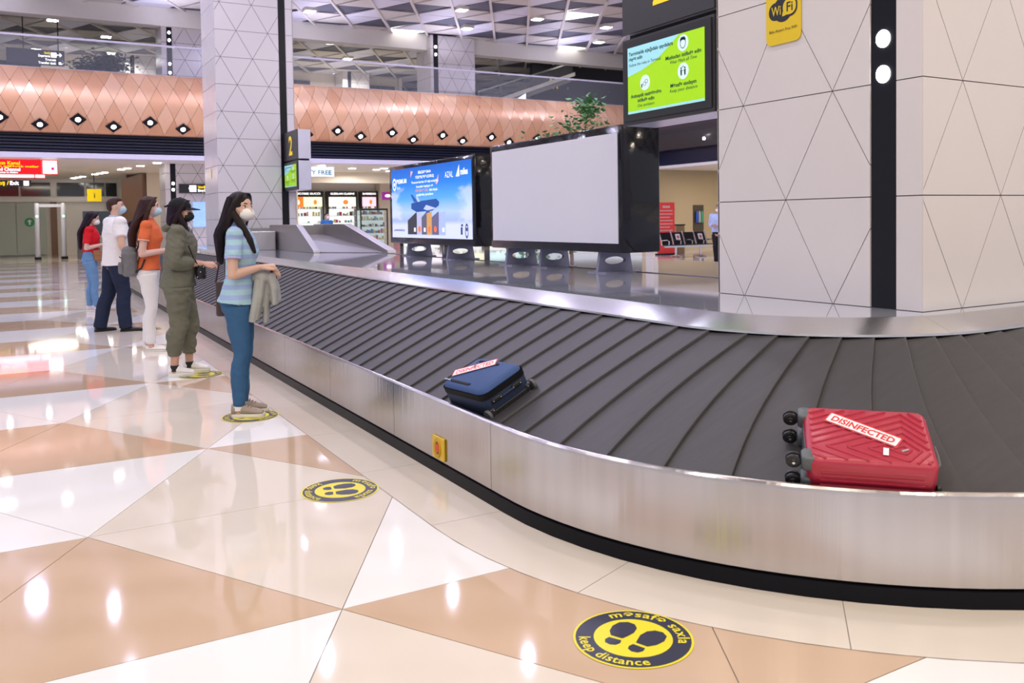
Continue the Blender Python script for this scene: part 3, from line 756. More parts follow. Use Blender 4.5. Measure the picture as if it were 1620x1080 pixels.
# ------------------------------------------------------------------ suitcases
def clip_seg(a, b, x0, x1, y0, y1):
    t0, t1 = 0.0, 1.0; dx, dy = b[0] - a[0], b[1] - a[1]
    for p, q in ((-dx, a[0] - x0), (dx, x1 - a[0]), (-dy, a[1] - y0), (dy, y1 - a[1])):
        if abs(p) < 1e-9:
            if q < 0: return None
            continue
        r = q / p
        if p < 0: t0 = max(t0, r)
        else: t1 = min(t1, r)
    if t0 >= t1: return None
    return (a[0] + dx * t0, a[1] + dy * t0), (a[0] + dx * t1, a[1] + dy * t1)
def sticker(parent, L, Wd, cx, cy, ang, z, m_txt, m_white, m_edge):
    m = Matrix.Translation((cx, cy, z)) @ Matrix.Rotation(ang, 4, 'Z')
    b = MB(); b.prism([(-L / 2, -Wd / 2), (L / 2, -Wd / 2), (L / 2, Wd / 2), (-L / 2, Wd / 2)], 0, 0.0010); s = b.build('sticker', m_white, parent, mat=m)
    b = MB(); e = 0.006; zt = 0.0016
    for (x0, y0, x1, y1) in ((-L / 2, -Wd / 2, L / 2, -Wd / 2 + e), (-L / 2, Wd / 2 - e, L / 2, Wd / 2), (-L / 2, -Wd / 2, -L / 2 + e, Wd / 2), (L / 2 - e, -Wd / 2, L / 2, Wd / 2)):
        flat(b, [(x0, y0), (x1, y0), (x1, y1), (x0, y1)], zt)
    text(b, 'DISINFECTED', Wd * 0.72, 0, -Wd * 0.25, zt, bold=0.03, fit=L * 0.86)
    b.build('lettering', m_edge, s)
def red_case():
    m = Matrix(((0.7052, -0.6432, 0.2983, -2.307), (0.7089, 0.6453, -0.2845, 0.875), (-0.0095, 0.4121, 0.9111, 0.5337), (0, 0, 0, 1)))
    t = thing('suitcase', 'red hard-shell suitcase lying flat on the belt with white sticker', 'suitcase', mat=m)
    m_red = M('red_shell', (0.42, 0.022, 0.050), 0.30, var=0.05, scale=6, spec=0.5, coat=0.2)
    m_bk = M('black_plastic', (0.015, 0.015, 0.018), 0.35); m_gr = M('grey_plastic', (0.10, 0.115, 0.125), 0.4); m_chr = M('chrome', (0.8, 0.8, 0.8), 0.15, 1.0)
    hx, hy, hz = 0.24, 0.181, 0.085
    b = MB(); b.rbox((-hx, -hy, -hz), (hx, hy, hz), 0.045, 6); b.build('shell', m_red, t, smooth=True, angle=50)
    r = MB(); cx, cy = 0.125, -0.085; sl, sr = 0.42, 1.25
    for k in range(1, 15):
        d = 0.033 * k - 0.012
        # nested pointed frames around the small plate
        pts = [(cx + d * 1.15, cy), (cx, cy + d * 0.95), (cx - d * 1.9, cy), (cx, cy - d * 0.95)]
        segs = [(pts[0], (cx + d * 0.10, cy + d * 1.25)), ((cx + d * 0.10, cy + d * 1.25), (cx - d * 2.4, cy)), ((cx - d * 2.4, cy), (cx + d * 0.10, cy - d * 1.25)), ((cx + d * 0.10, cy - d * 1.25), pts[0])]
        for a, c in segs:
            s = clip_seg(a, c, -hx + 0.024, hx - 0.024, -hy + 0.02, hy - 0.024)
            if not s: continue
            a2, c2 = Vector((s[0][0], s[0][1], 0)), Vector((s[1][0], s[1][1], 0)); dr = (c2 - a2)
            if dr.length < 0.01: continue
            dr.normalize(); n = Vector((-dr.y, dr.x, 0)); w0, w1 = 0.0075, 0.0035
            r.loft([[p + n * w0 + Vector((0, 0, hz - 0.003)), p + n * w1 + Vector((0, 0, hz + 0.0045)), p - n * w1 + Vector((0, 0, hz + 0.0045)), p - n * w0 + Vector((0, 0, hz - 0.003))] for p in (a2, c2)])
    r.build('ribs', m_red, t)
    r = MB()
    for side in (-1, 1):
        for k in range(5):
            z = 0.045 - 0.026 * k; y = side * hy
            ring = lambda x, s=1.0: [Vector((x, y - side * 0.004, z - 0.008 * s)), Vector((x, y + side * 0.005, z - 0.004 * s)), Vector((x, y + side * 0.005, z + 0.004 * s)), Vector((x, y - side * 0.004, z + 0.008 * s))]
            r.loft([ring(-hx + 0.05), ring(hx - 0.05)])
    r.build('side_ribs', m_red, t)
    b = MB()
    b.rbox((-hx - 0.001, -hy - 0.0035, -0.062), (hx + 0.001, hy + 0.0035, -0.056), 0.046, 6); b.build('zip_band', m_bk, t)
    b = MB(); b.rbox((-hx - 0.003, -hy + 0.06, -0.05), (-hx + 0.02, hy - 0.06, 0.05), 0.01, 3); b.build('base_plate', m_gr, t)
    for sy in (-1, 1):
        for sz in (-1, 1):
            y, z = sy * 0.135, sz * 0.048
            b = MB(); b.rbox((-hx - 0.022, y - 0.036, z - 0.03), (-hx + 0.035, y + 0.036, z + 0.036 if sz > 0 else z + 0.03), 0.02, 4); f = b.build('wheel_mount', m_gr, t, smooth=True)
            w = MB(); R_ = Matrix.Translation((-hx - 0.05, y, z)) @ Matrix.Rotation(PI / 2, 4, 'X')
            w.lathe([(0.0, -0.022), (0.012, -0.022), (0.014, -0.018), (0.024, -0.018), (0.030, -0.014), (0.031, -0.006), (0.024, -0.003), (0.024, 0.003), (0.031, 0.006), (0.030, 0.014), (0.024, 0.018), (0.014, 0.018), (0.012, 0.022), (0.0, 0.022)], 20, R_)
            w.tube([(-hx - 0.05, y, z), (-hx - 0.015, y, z)], 0.012, 8); wo = w.build('wheel', m_bk, t, smooth=True)
            h = MB(); h.lathe([(0.0, 0.0225), (0.006, 0.0225), (0.006, 0.0245), (0.0, 0.0245)], 10, R_); h.build('hub_cap', m_chr, wo)
    for y in (-0.03,):
        b = MB(); b.tube([(hx, y - 0.07, 0.02), (hx + 0.016, y - 0.055, 0.02), (hx + 0.018, y, 0.02), (hx + 0.016, y + 0.055, 0.02), (hx, y + 0.07, 0.02)], 0.007, 8); b.build('top_handle', m_gr, t, smooth=True)
    for y in (-0.16, 0.10):
        b = MB(); b.lathe([(0.0, 0), (0.014, 0), (0.014, 0.012), (0.009, 0.016), (0, 0.016)], 12, Matrix.Translation((hx - 0.002, y, -0.03)) @ Matrix.Rotation(PI / 2, 4, 'Y')); b.build('foot_stud', m_bk, t, smooth=True)
    b = MB(); b.tube([(-0.06, hy, -0.01), (-0.055, hy + 0.018, -0.01), (0.05, hy + 0.018, -0.01), (0.055, hy, -0.01)], 0.007, 8); b.build('side_handle', m_gr, t, smooth=True)
    mw = M('sticker_white', (0.88, 0.87, 0.87), 0.4); me = M('sticker_red', (0.72, 0.03, 0.04), 0.4)
    sticker(t, 0.30, 0.068, -0.016, 0.028, math.radians(-30.5), hz + 0.0048, me, mw, me)
    b = MB(); b.prism([(-0.010, -0.022), (0.010, -0.022), (0.010, 0.022), (-0.010, 0.022)], 0, 0.001); b.build('paper_label', mw, t, mat=Matrix.Translation((0.055, -0.105, hz + 0.0052)) @ Matrix.Rotation(-0.15, 4, 'Z'))
    b = MB(); b.box((-0.016, -0.005, 0), (0.016, 0.005, 0.003)); b.build('badge', m_chr, t, mat=Matrix.Translation((0.128, -0.087, hz + 0.001)) @ Matrix.Rotation(0.5, 4, 'Z'))
red_case()
def blue_case():
    m = Matrix(((0.9950, -0.0975, 0.0222, -4.398), (0.0980, 0.9070, -0.4095, 0.232), (0.0198, 0.4096, 0.9120, 0.532), (0, 0, 0, 1)))
    t = thing('suitcase', 'dark blue fabric suitcase tilted against the carousel lip, with white sticker', 'suitcase', mat=m)
    m_b = M('blue_fabric', (0.028, 0.072, 0.21), 0.7, var=0.12, scale=120, bump=0.25, bscale=500); m_nv = M('navy_fabric', (0.014, 0.027, 0.07), 0.7, var=0.1, scale=120, bump=0.25, bscale=500)
    m_bk = M('black_plastic', (0.015, 0.015, 0.018), 0.35); m_chr = M('chrome', (0.8, 0.8, 0.8), 0.15, 1.0); m_zip = M('zip_black', (0.008, 0.008, 0.01), 0.6, spec=0.15); m_rub = M('wheel_rubber', (0.10, 0.10, 0.105), 0.6)
    hx, hy, hz = 0.223, 0.160, 0.088
    b = MB(); b.rbox((-hx, -hy, -hz), (hx, hy, hz - 0.035), 0.05, 6); b.build('body', m_nv, t, smooth=True, angle=50)
    b = MB(); b.rbox((-hx + 0.002, -hy + 0.002, hz - 0.045), (hx - 0.004, hy - 0.002, hz), 0.055, 6); b.build('front_panel', m_b, t, smooth=True, angle=50)
    for z, wd in ((hz - 0.042, 0.003),):
        b = MB(); b.rbox((-hx - wd, -hy - wd, z - 0.006), (hx + wd, hy + wd, z + 0.006), 0.052, 6); b.build('zip', m_zip, t)
    for y0 in (0.105, -0.115):
        b = MB(); b.rbox((-0.15, y0 - 0.010, hz - 0.002), (0.05, y0 + 0.010, hz + 0.004), 0.005, 2); b.build('pocket_zip', m_zip, t)
    b = MB(); b.tube([(-0.215, -0.118, hz + 0.004), (-0.185, -0.118, hz + 0.008), (-0.150, -0.116, hz + 0.004)], 0.005, 6); b.build('zip_puller', m_chr, t, smooth=True)
    b = MB(); b.tube([(-0.16, 0.09, hz + 0.003), (-0.12, 0.05, hz + 0.010), (-0.10, 0.02, hz + 0.003)], 0.0035, 6); b.build('zip_puller', m_chr, t, smooth=True)
    # wheeled end (+x)
    b = MB(); b.rbox((hx - 0.02, -hy + 0.02, -hz + 0.0), (hx + 0.003, hy - 0.02, -hz + 0.040), 0.008, 3); b.build('skid_plate', m_bk, t)
    for y0 in (-0.085, 0.065):
        b = MB(); b.rbox((hx - 0.002, y0 - 0.035, -0.008), (hx + 0.013, y0 + 0.035, 0.020), 0.006, 3); f = b.build('foot', m_bk, t, smooth=True)
        for q in (-0.026, 0.026):
            s = MB(); s.ell((hx + 0.013, y0 + q, 0.006), (0.003, 0.004, 0.004), 8, 5); s.build('rivet', m_chr, f, smooth=True)
    b = MB(); b.tube([(hx + 0.002, -0.05, -0.002), (hx + 0.012, -0.03, 0.004), (hx + 0.012, 0.03, 0.004), (hx + 0.002, 0.05, -0.002)], 0.007, 8); b.build('grip', m_nv, t, smooth=True)
    for sy in (-1, 1):
        y = sy * (hy - 0.022)
        b = MB(); b.rbox((hx - 0.03, y - 0.024, -hz - 0.004), (hx + 0.007, y + 0.024, -hz + 0.06), 0.014, 4); g = b.build('wheel_housing', m_bk, t, smooth=True)
        w = MB(); w.lathe([(0.0, -0.011), (0.020, -0.011), (0.034, -0.009), (0.036, 0.0), (0.034, 0.009), (0.020, 0.011), (0.0, 0.011)], 20, Matrix.Translation((hx - 0.004, y + sy * 0.030, -hz + 0.030)) @ Matrix.Rotation(PI / 2, 4, 'X')); w.build('wheel', m_rub, t, smooth=True)
        for q in (0.012, 0.046):
            s = MB(); s.ell((hx + 0.008, y - sy * 0.008, -hz + q), (0.003, 0.004, 0.004), 8, 5); s.build('rivet', m_chr, g, smooth=True)
    mw = M('sticker_white', (0.88, 0.87, 0.87), 0.4); me = M('sticker_red', (0.72, 0.03, 0.04), 0.4)
    sticker(t, 0.285, 0.078, -0.105, 0.035, math.radians(40), hz + 0.0048, me, mw, me)
blue_case()

# ------------------------------------------------------------------ round floor decals
m_yel = M('decal_yellow', (0.80, 0.70, 0.02), 0.35, var=0.03); m_ink = M('decal_navy', (0.022, 0.024, 0.055), 0.3)
def sole(b, x, y, ang, flip, z):
    pts = []
    SC = 1.22
    outline = [(0.018, -0.012), (0.034, 0.012), (0.040, 0.045), (0.032, 0.075), (0.010, 0.090), (-0.014, 0.086), (-0.030, 0.066), (-0.034, 0.035), (-0.026, 0.006), (-0.020, -0.012)]
    heel = [(-0.022, -0.024), (0.018, -0.024), (0.022, -0.042), (0.014, -0.058), (-0.004, -0.063), (-0.020, -0.056), (-0.026, -0.040)]
    ca, sa = math.cos(ang), math.sin(ang)
    for poly in (outline, heel):
        flat(b, [(x + (p[0] * SC * flip) * ca - (p[1] * SC) * sa, y + (p[0] * SC * flip) * sa + (p[1] * SC) * ca) for p in poly], z)
def decal(x, y, up, label, r=0.214):
    t = thing('floor_decal', label, 'sticker', (x, y, 0.0018), up - PI / 2, group='keep distance floor stickers')
    b = MB(); b.prism([(r * math.cos(2 * PI * k / 48), r * math.sin(2 * PI * k / 48)) for k in range(48)], 0, 0.0006); b.build('rim', m_yel, t)
    b = MB(); disc(b, 0, 0, r * 0.958, 0.0011, 48, r * 0.655); b.build('ring', m_ink, t)
    b = MB(); disc(b, 0, 0, r * 0.655, 0.0011, 48); b.build('centre', m_yel, t)
    b = MB(); rr = r * 0.745
    text(b, 'məsafə saxla', 0.060, 0, 0, 0.0017, bold=0.016, ring=(rr, PI / 2 - 0.1, True), sx=1.06, space=1.08)
    lo = b.build('lettering', m_yel, t); b = MB()
    if x < -4: lo['kind'] = 'stuff'
    text(b, 'keep distance', 0.060, 0, 0, 0.0017, bold=0.018, ring=(r * 0.90, -PI / 2 - 0.1, False), sx=1.0, space=1.06)
    lo = b.build('lettering', m_yel, t)
    if x < -4: lo['kind'] = 'stuff'
    for q in (-1, 1):
        b = MB(); sole(b, q * 0.052, -0.015, 0.06 * -q, q, 0.0017); b.build('footprint', m_ink, t)
decal(-2.42, -0.234, math.atan2(0.88, -0.48) - 0.08, 'round yellow and navy footprint sticker nearest the camera, on a tan tile')
decal(-4.625, -0.58, PI / 2 - 0.2, 'round yellow and navy footprint sticker on cream tile, nobody on it, mid floor')
decal(-6.79, -0.58, PI / 2 - 0.2, 'round footprint sticker under the woman in the striped polo shirt')
decal(-8.95, -0.58, PI / 2 - 0.2, 'round footprint sticker at the toes of the woman in khaki overalls')
decal(-11.1, -0.58, PI / 2 - 0.2, 'round footprint sticker at the toes of the woman in white trousers')
decal(-13.3, -0.58, PI / 2 - 0.2, 'round footprint sticker by the feet of the man in the white shirt')

# ------------------------------------------------------------------ display boards on the deck
m_film = M('black_film', (0.005, 0.005, 0.008), 0.09, var=0.1, bump=0.5, bscale=3.5, spec=0.45)
m_white_board = M('blank_screen', (0.74, 0.74, 0.80), 0.5, var=0.02, scale=1.5)
m_slate = M('stand_grey', (0.24, 0.24, 0.34), 0.35)
def stand(par, x, y, w0, w1, h, hole, nm='stand'):
    n = 32; outer = []; inner = []
    b = MB()
    for k in range(n):
        a = 2 * PI * k / n; c, s = math.cos(a), math.sin(a); q = 1 / max(abs(c), abs(s)); px, pz = c * q, s * q
        wz = w0 + (w1 - w0) * (pz + 1) / 2
        outer.append((px * wz / 2, (pz + 1) / 2 * h)); inner.append((c * w1 * 0.36, h * 0.52 + s * h * 0.17 * (1 + 0.5 * 0)))
    vs = [Vector((p[0], yy, p[1])) for yy in (-0.02, 0.02) for p in outer] + [Vector((p[0], yy, p[1])) for yy in (-0.02, 0.02) for p in inner]
    fs = []
    for k in range(n):
        j = (k + 1) % n
        fs += [(k, j, 2 * n + j, 2 * n + k), (n + k, 3 * n + k, 3 * n + j, n + j), (k, n + k, n + j, j), (2 * n + k, 2 * n + j, 3 * n + j, 3 * n + k)]
    b.add(vs, fs); b.box((-w0 * 0.5, -0.16, 0), (w0 * 0.5, 0.16, 0.012))
    return b.build(nm, m_slate, par, mat=Matrix.Translation((x, y, 0)) @ Matrix.Rotation(PI / 2, 4, 'Z'))
def ad_material():
    m = bpy.data.materials.new('advert_sky'); m.use_nodes = True; nt = m.node_tree; b = nt.nodes['Principled BSDF']
    tc = nt.nodes.new('ShaderNodeTexCoord'); sp = nt.nodes.new('ShaderNodeSeparateXYZ'); nt.links.new(tc.outputs['Generated'], sp.inputs[0])
    r = nt.nodes.new('ShaderNodeValToRGB'); e = r.color_ramp.elements
    e[0].position = 0.0; e[0].color = (0.62, 0.68, 0.88, 1); e[1].position = 1.0; e[1].color = (0.0, 0.11, 0.52, 1)
    for p, c in ((0.18, (0.60, 0.66, 0.88, 1)), (0.24, (0.33, 0.43, 0.80, 1)), (0.36, (0.40, 0.55, 0.88, 1)), (0.55, (0.08, 0.36, 0.85, 1)), (0.75, (0.01, 0.20, 0.70, 1))):
        k = e.new(p); k.color = c
    nt.links.new(sp.outputs[1], r.inputs[0])
    nz = nt.nodes.new('ShaderNodeTexNoise'); nz.inputs['Scale'].default_value = 6; nz.inputs['Detail'].default_value = 8; nt.links.new(tc.outputs['Generated'], nz.inputs['Vector'])
    # clouds: side bands between a third and two thirds of the height
    def math_(op, a, b_=None):
        n = nt.nodes.new('ShaderNodeMath'); n.operation = op
        for i, v in enumerate((a, b_)):
            if v is None: continue
            if isinstance(v, (int, float)): n.inputs[i].default_value = v
            else: nt.links.new(v, n.inputs[i])
        return n.outputs[0]
    ax = math_('ABSOLUTE', math_('SUBTRACT', sp.outputs[0], 0.5)); sx_ = math_('MULTIPLY', math_('SUBTRACT', ax, 0.27), 3.0)
    ay = math_('SUBTRACT', 0.30, math_('ABSOLUTE', math_('SUBTRACT', sp.outputs[1], 0.46))); sy_ = math_('MULTIPLY', ay, 3.2)
    v = math_('SUBTRACT', math_('ADD', nz.outputs[0], math_('MINIMUM', sx_, sy_)), 0.72); v = math_('MINIMUM', math_('MAXIMUM', math_('MULTIPLY', v, 4), 0), 0.85)
    mx = nt.nodes.new('ShaderNodeMix'); mx.data_type = 'RGBA'; v = math_('MULTIPLY', v, 0.6); nt.links.new(v, mx.inputs[0]); nt.links.new(r.outputs[0], mx.inputs[6]); mx.inputs[7].default_value = (0.70, 0.74, 0.92, 1)
    nt.links.new(mx.outputs[2], b.inputs['Base Color']); nt.links.new(mx.outputs[2], b.inputs['Emission Color']); b.inputs['Emission Strength'].default_value = 0.6; b.inputs['Roughness'].default_value = 0.3
    return m
def displays():
    z0 = 0.95
    for idx, (xa, xb, y, za, zb, label, sa, sb, sza, szb) in enumerate((
            (-12.95, -9.98, 3.05, 1.15, 2.36, 'wide black display case on the deck showing a blue airline advert', -12.82, -10.04, 1.245, 2.30),
            (-9.26, -6.62, 2.90, 1.16, 2.39, 'wide black film-wrapped display case with a blank white screen', -9.19, -6.67, 1.25, 2.315))):
        cx = (xa + xb) / 2; t = thing('display_board', label, 'display', (cx, y, z0))
        b = MB(); b.rbox((xa - cx, 0.0, za - z0), (xb - cx, 0.48, zb - z0), 0.03, 3); b.build('casing', m_film, t, smooth=True, angle=30)
        for x in ((-12.35, -10.9) if idx == 0 else (-9.2 + 0.25, -7.07)):
            stand(t, x - cx, 0.24, 0.44, 0.36, za - z0 + 0.02, True)
        if idx == 1: stand(t, -8.3 - cx, 0.30, 0.40, 0.34, za - z0 + 0.02, True)
        w, h = sb - sa, szb - sza
        pm = plane_mat((sa - cx, -0.004, sza - z0), (1, 0, 0), (0, 0, 1))
        b = MB(); b.box((0, 0, -0.01), (w, h, 0.004)); scr = b.build('screen', ad_material() if idx == 0 else m_white_board, t, mat=pm)
        if idx == 0:
            wht = E('print_white', (0.92, 0.94, 1.0), 0.6)
            b = MB(); Z = 0.006
            text(b, 'PREMIUM', 0.095, 0.20, h - 0.22, Z, bold=0.02, align='LEFT', fit=0.40); text(b, 'Bank', 0.07, 0.22, h - 0.31, Z, align='LEFT')
            q = MB(); disc(q, 0.12, h - 0.23, 0.075, Z, 20, 0.05, 1.3); q.build('logo_ring', wht, scr); q = MB(); disc(q, 0.12, h - 0.23, 0.03, Z, 12); q.build('logo_dot', wht, scr)
            text(b, 'BİRLİKDƏ DAHA', 0.052, w * 0.46, h - 0.105, Z, bold=0.03, fit=0.46); text(b, 'YÜKSƏKLƏRƏ UÇURUQ', 0.055, w * 0.46, h - 0.175, Z, bold=0.03, fit=0.66)
            text(b, 'AZAL', 0.12, w * 0.71, h - 0.21, Z, align='LEFT', fit=0.26); text(b, 'miles', 0.12, w * 0.885, h - 0.19, Z, bold=0.03, align='LEFT', fit=0.22)
            flat(b, [(w * 0.835, h - 0.21), (w * 0.875, h - 0.21), (w * 0.873, h - 0.05)], Z)
            text(b, 'Premium kartları ilə alış-verişdən', 0.05, w * 0.46, h - 0.245, Z, bold=0.02, fit=0.95); text(b, 'bonuslar toplayın və', 0.05, w * 0.46, h - 0.31, Z, bold=0.02, fit=0.6)
            text(b, 'bütün dünyada', 0.05, w * 0.57, h - 0.37, Z, bold=0.02, fit=0.28, align='CENTER'); text(b, 'uçuşlardan yararlanın', 0.05, w * 0.46, h - 0.43, Z, bold=0.02, fit=0.6)
            b.build('lettering', wht, scr)
            b = MB(); text(b, '1000 AZN-Ə 1 XAL', 0.05, w * 0.42, h - 0.37, Z, bold=0.02, fit=0.46); b.build('lettering', E('print_orange', (0.95, 0.35, 0.12), 0.5), scr)
            b = MB(); flat(b, [(w * .60, h - .27), (w * .635, h - .14), (w * .63, h - .25), (w * .61, h - .29)], Z); flat(b, [(w * .275, h - .15), (w * .31, h - .06), (w * .30, h - .06), (w * .28, h - .05)], Z); b.build('ribbon', E('print_coral', (0.95, 0.45, 0.45), 0.5), scr)
            # airliner
            b = MB(); y0 = h * 0.46; x0 = w * 0.28
            flat(b, [(x0, y0 - 0.05), (x0 + 0.2, y0 - 0.10), (x0 + 0.75, y0 - 0.09), (x0 + 0.98, y0 - 0.02), (x0 + 1.0, y0 + 0.03), (x0 + 0.9, y0 + 0.08), (x0 + 0.3, y0 + 0.06), (x0, y0 + 0.03)], Z); b.build('airliner', E('print_navy', (0.02, 0.09, 0.34), 0.4), scr)
            b = MB(); flat(b, [(x0 + 0.55, y0 + 0.0), (x0 + 0.45, y0 - 0.06), (x0 + 0.6, y0 - 0.085), (x0 + 0.9, y0 - 0.055)], Z + 0.001); flat(b, [(x0 + 0.22, y0 + 0.05), (x0 + 0.33, y0 + 0.05), (x0 + 0.24, y0 + 0.14), (x0 + 0.19, y0 + 0.14)], Z + 0.001); b.build('airliner_belly', E('print_silver', (0.55, 0.62, 0.85), 0.4), scr)
            b = MB(); flat(b, [(x0 + 0.56, y0 - 0.19), (x0 + 0.66, y0 - 0.19), (x0 + 0.68, y0 - 0.08), (x0 + 0.54, y0 - 0.08)], Z + 0.002); flat(b, [(x0 + 0.1, y0 + 0.05), (x0 + 0.26, y0 + 0.05), (x0 + 0.06, y0 + 0.16), (x0 - 0.02, y0 + 0.17)], Z + 0.001); b.build('engine', E('print_blue', (0.03, 0.12, 0.42), 0.4), scr)
            # bank cards, each its own piece
            cards = [(0.232, 0.35, 0.07, 0.33, 0.20, (0.05, 0.05, 0.06)), (0.36, 0.415, 0.36, 0.33, 0.2, (0.50, 0.50, 0.66)), (0.42, 0.48, 0.27, 0.36, 0.2, (0.12, 0.12, 0.18)), (0.485, 0.545, 0.34, 0.37, 0.2, (0.62, 0.34, 0.12)), (0.55, 0.63, 0.25, 0.35, 0.2, (0.14, 0.13, 0.22)), (0.64, 0.71, 0.33, 0.33, 0.2, (0.40, 0.50, 0.78))]
            for k, (a, c, l, rgt, _, colr) in enumerate(cards):
                b = MB(); yb = h * 0.03 + 0.02; lt = yb + (0.21 if k == 0 else 0.25 if k in (2, 4) else 0.31); b.prism([(w * a, yb), (w * c, yb), (w * c, yb + 0.33), (w * a, lt)], 0.005, 0.012)
                cd = b.build('bank_card', E('card_%d' % k, colr, 0.5), scr)
                if k in (1, 3, 4):
                    b = MB(); disc(b, w * (a + c) / 2 + 0.01, yb + 0.08, 0.045, 0.014, 16); b.build('card_mark', E('card_orange', (0.85, 0.18, 0.05), 0.6), cd)
                else:
                    b = MB(); flat(b, [(w * c - 0.09, yb + 0.04), (w * c - 0.02, yb + 0.04), (w * c - 0.02, yb + 0.10), (w * c - 0.09, yb + 0.10)], 0.014); b.build('card_mark', E('card_white', (0.8, 0.8, 0.85), 0.6), cd)
            b = MB(); text(b, 'premiumbank.az', 0.05, w * 0.03, 0.10, Z, bold=0.02, align='LEFT', fit=0.42)
            for q in ((0.88, 0.06, 0.90, 0.16), (0.885, 0.17, 0.905, 0.2)): flat(b, [(w * q[0], q[1]), (w * q[2], q[1]), (w * q[2], q[3]), (w * q[0], q[3])], Z)
            q = MB(); disc(q, w * 0.945, 0.11, 0.05, Z, 20, 0.035, 2.0); q.build('phone_outline', E('print_dark', (0.05, 0.07, 0.25), 0.2), scr); q = MB(); disc(q, w * 0.945, 0.13, 0.028, Z, 14); q.build('phone_dot', E('print_dark', (0.05, 0.07, 0.25), 0.2), scr)
            b.build('lettering', E('print_dark', (0.05, 0.07, 0.25), 0.2), scr)
displays()

# ------------------------------------------------------------------ numbered signs with monitors
def face_icon(b, kind, x, y, r, z):
    if kind == 'mask':
        disc(b, x, y + 0.005, r * 0.55, z, 20); 
    elif kind == 'two':
        for q in (-0.4, 0.4):
            disc(b, x + q * r, y + r * 0.42, r * 0.14, z, 12)
            flat(b, [(x + q * r - r * 0.17, y + r * 0.22), (x + q * r + r * 0.17, y + r * 0.22), (x + q * r + r * 0.13, y - r * 0.6), (x + q * r - r * 0.13, y - r * 0.6)], z)
        flat(b, [(x - r * 0.2, y + r * 0.02), (x + r * 0.2, y + r * 0.02), (x + r * 0.2, y + r * 0.07), (x - r * 0.2, y + r * 0.07)], z)
def belt_sign(x0, x1, y, d, z0, zm, z1, label, fine):
    t = thing('belt_sign', label, 'sign', (x0, y, z0)); m_case = M('sign_case', (0.035, 0.033, 0.038), 0.35); m_side = M('sign_side', (0.66, 0.65, 0.76), 0.3, 0.5)
    W, Hh = x1 - x0, zm - z0; gap = 0.045
    b = MB(); b.box((0, 0.02, 0), (W, d, Hh - gap)); b.build('monitor_housing', m_side, t, bevel=0.008)
    b = MB(); b.box((0, 0.02, Hh), (W, d, z1 - z0)); b.build('number_housing', m_side, t, bevel=0.008)
    b = MB(); b.box((0.02, 0.06, Hh - gap), (W - 0.02, d - 0.04, Hh)); b.build('spacer', m_black, t)
    b = MB(); b.box((0, 0, Hh + 0.0), (W, 0.022, z1 - z0)); nf = b.build('number_face', m_case, t)
    b = MB(); text(b, '2', (z1 - zm) * 0.92, 0, 0, 0, bold=0.025); mb = b
    b.build('number', M('number_yellow', (0.90, 0.62, 0.01), 0.4, emit=0.35), nf, mat=plane_mat((W * 0.52, -0.003, Hh + (z1 - zm) * (0.24 if fine else 0.18)), (1, 0, 0), (0, 0, 1)))  # slight glow added to brighten the yellow number
    b = MB(); fr = 0.055
    b.box((0, 0, 0), (W, 0.022, Hh - gap)); bz = b.build('bezel', m_case, t)
    b = MB(); b.box((0.025, -0.012, 0.03), (W - 0.02, 0.001, Hh - gap - 0.02)); b.build('monitor_frame', M('monitor_black', (0.02, 0.02, 0.022), 0.3), bz)
    sw, sh = W - 0.17, Hh - gap - 0.16
    pm = plane_mat((0.085, -0.015, 0.085), (1, 0, 0), (0, 0, 1))
    g = E('screen_green', (0.34, 0.66, 0.012), 0.42, var=0.04); cy = E('screen_cyan', (0.32, 0.66, 0.74), 0.45)
    b = MB(); b.box((0, 0, -0.003), (sw, sh, 0.0)); scr = b.build('screen', g, t, mat=pm)
    b = MB(); Z = 0.0012
    flat(b, [(0, sh), (0, sh * 0.57), (sw * 0.20, sh * 0.625), (sw * 0.40, sh * 0.72), (sw * 0.58, sh * 0.88), (sw * 0.70, sh)], Z); flat(b, [(0, 0), (sw, 0), (sw, sh * 0.035), (0, sh * 0.035)], Z); b.build('screen_corner', cy, scr)
    r = sh * 0.115
    for px, py in ((0.745, 0.86), (0.745, 0.47), (0.245, 0.43)):
        b = MB(); disc(b, sw * px, sh * py, r, Z, 28); b.build('icon_disc', E('screen_pale', (0.62, 0.80, 0.80), 0.4), scr)
    dk = E('screen_ink', (0.005, 0.05, 0.06), 0.1); b = MB(); Z = 0.0024; k = sh
    text(b, 'Terminalda aşağıdakı qaydalara', k * 0.075, sw * 0.02, sh * 0.875, Z, bold=0.02, align='LEFT', fit=sw * 0.60)
    text(b, 'riayət edin', k * 0.075, sw * 0.02, sh * 0.80, Z, bold=0.02, align='LEFT', fit=sw * 0.19); text(b, 'Follow the rules in Terminal', k * 0.065, sw * 0.02, sh * 0.71, Z, shear=0.2, align='LEFT', fit=sw * 0.44)
    text(b, 'Maskadan istifadə edin', k * 0.075, sw * 0.745, sh * 0.675, Z, bold=0.02, fit=sw * 0.44); text(b, 'Wear Mask all Time', k * 0.065, sw * 0.745, sh * 0.605, Z, shear=0.2, fit=sw * 0.33)
    text(b, 'Məsafə saxlayın', k * 0.075, sw * 0.745, sh * 0.27, Z, bold=0.02, fit=sw * 0.32); text(b, 'Keep your distance', k * 0.065, sw * 0.745, sh * 0.20, Z, shear=0.2, fit=sw * 0.34)
    text(b, 'Antiseptik vasitələrdən', k * 0.075, sw * 0.255, sh * 0.235, Z, bold=0.02, fit=sw * 0.42); text(b, 'istifadə edin', k * 0.075, sw * 0.255, sh * 0.16, Z, bold=0.02, fit=sw * 0.23); text(b, 'Use sanitizers', k * 0.065, sw * 0.255, sh * 0.085, Z, shear=0.2, fit=sw * 0.23)
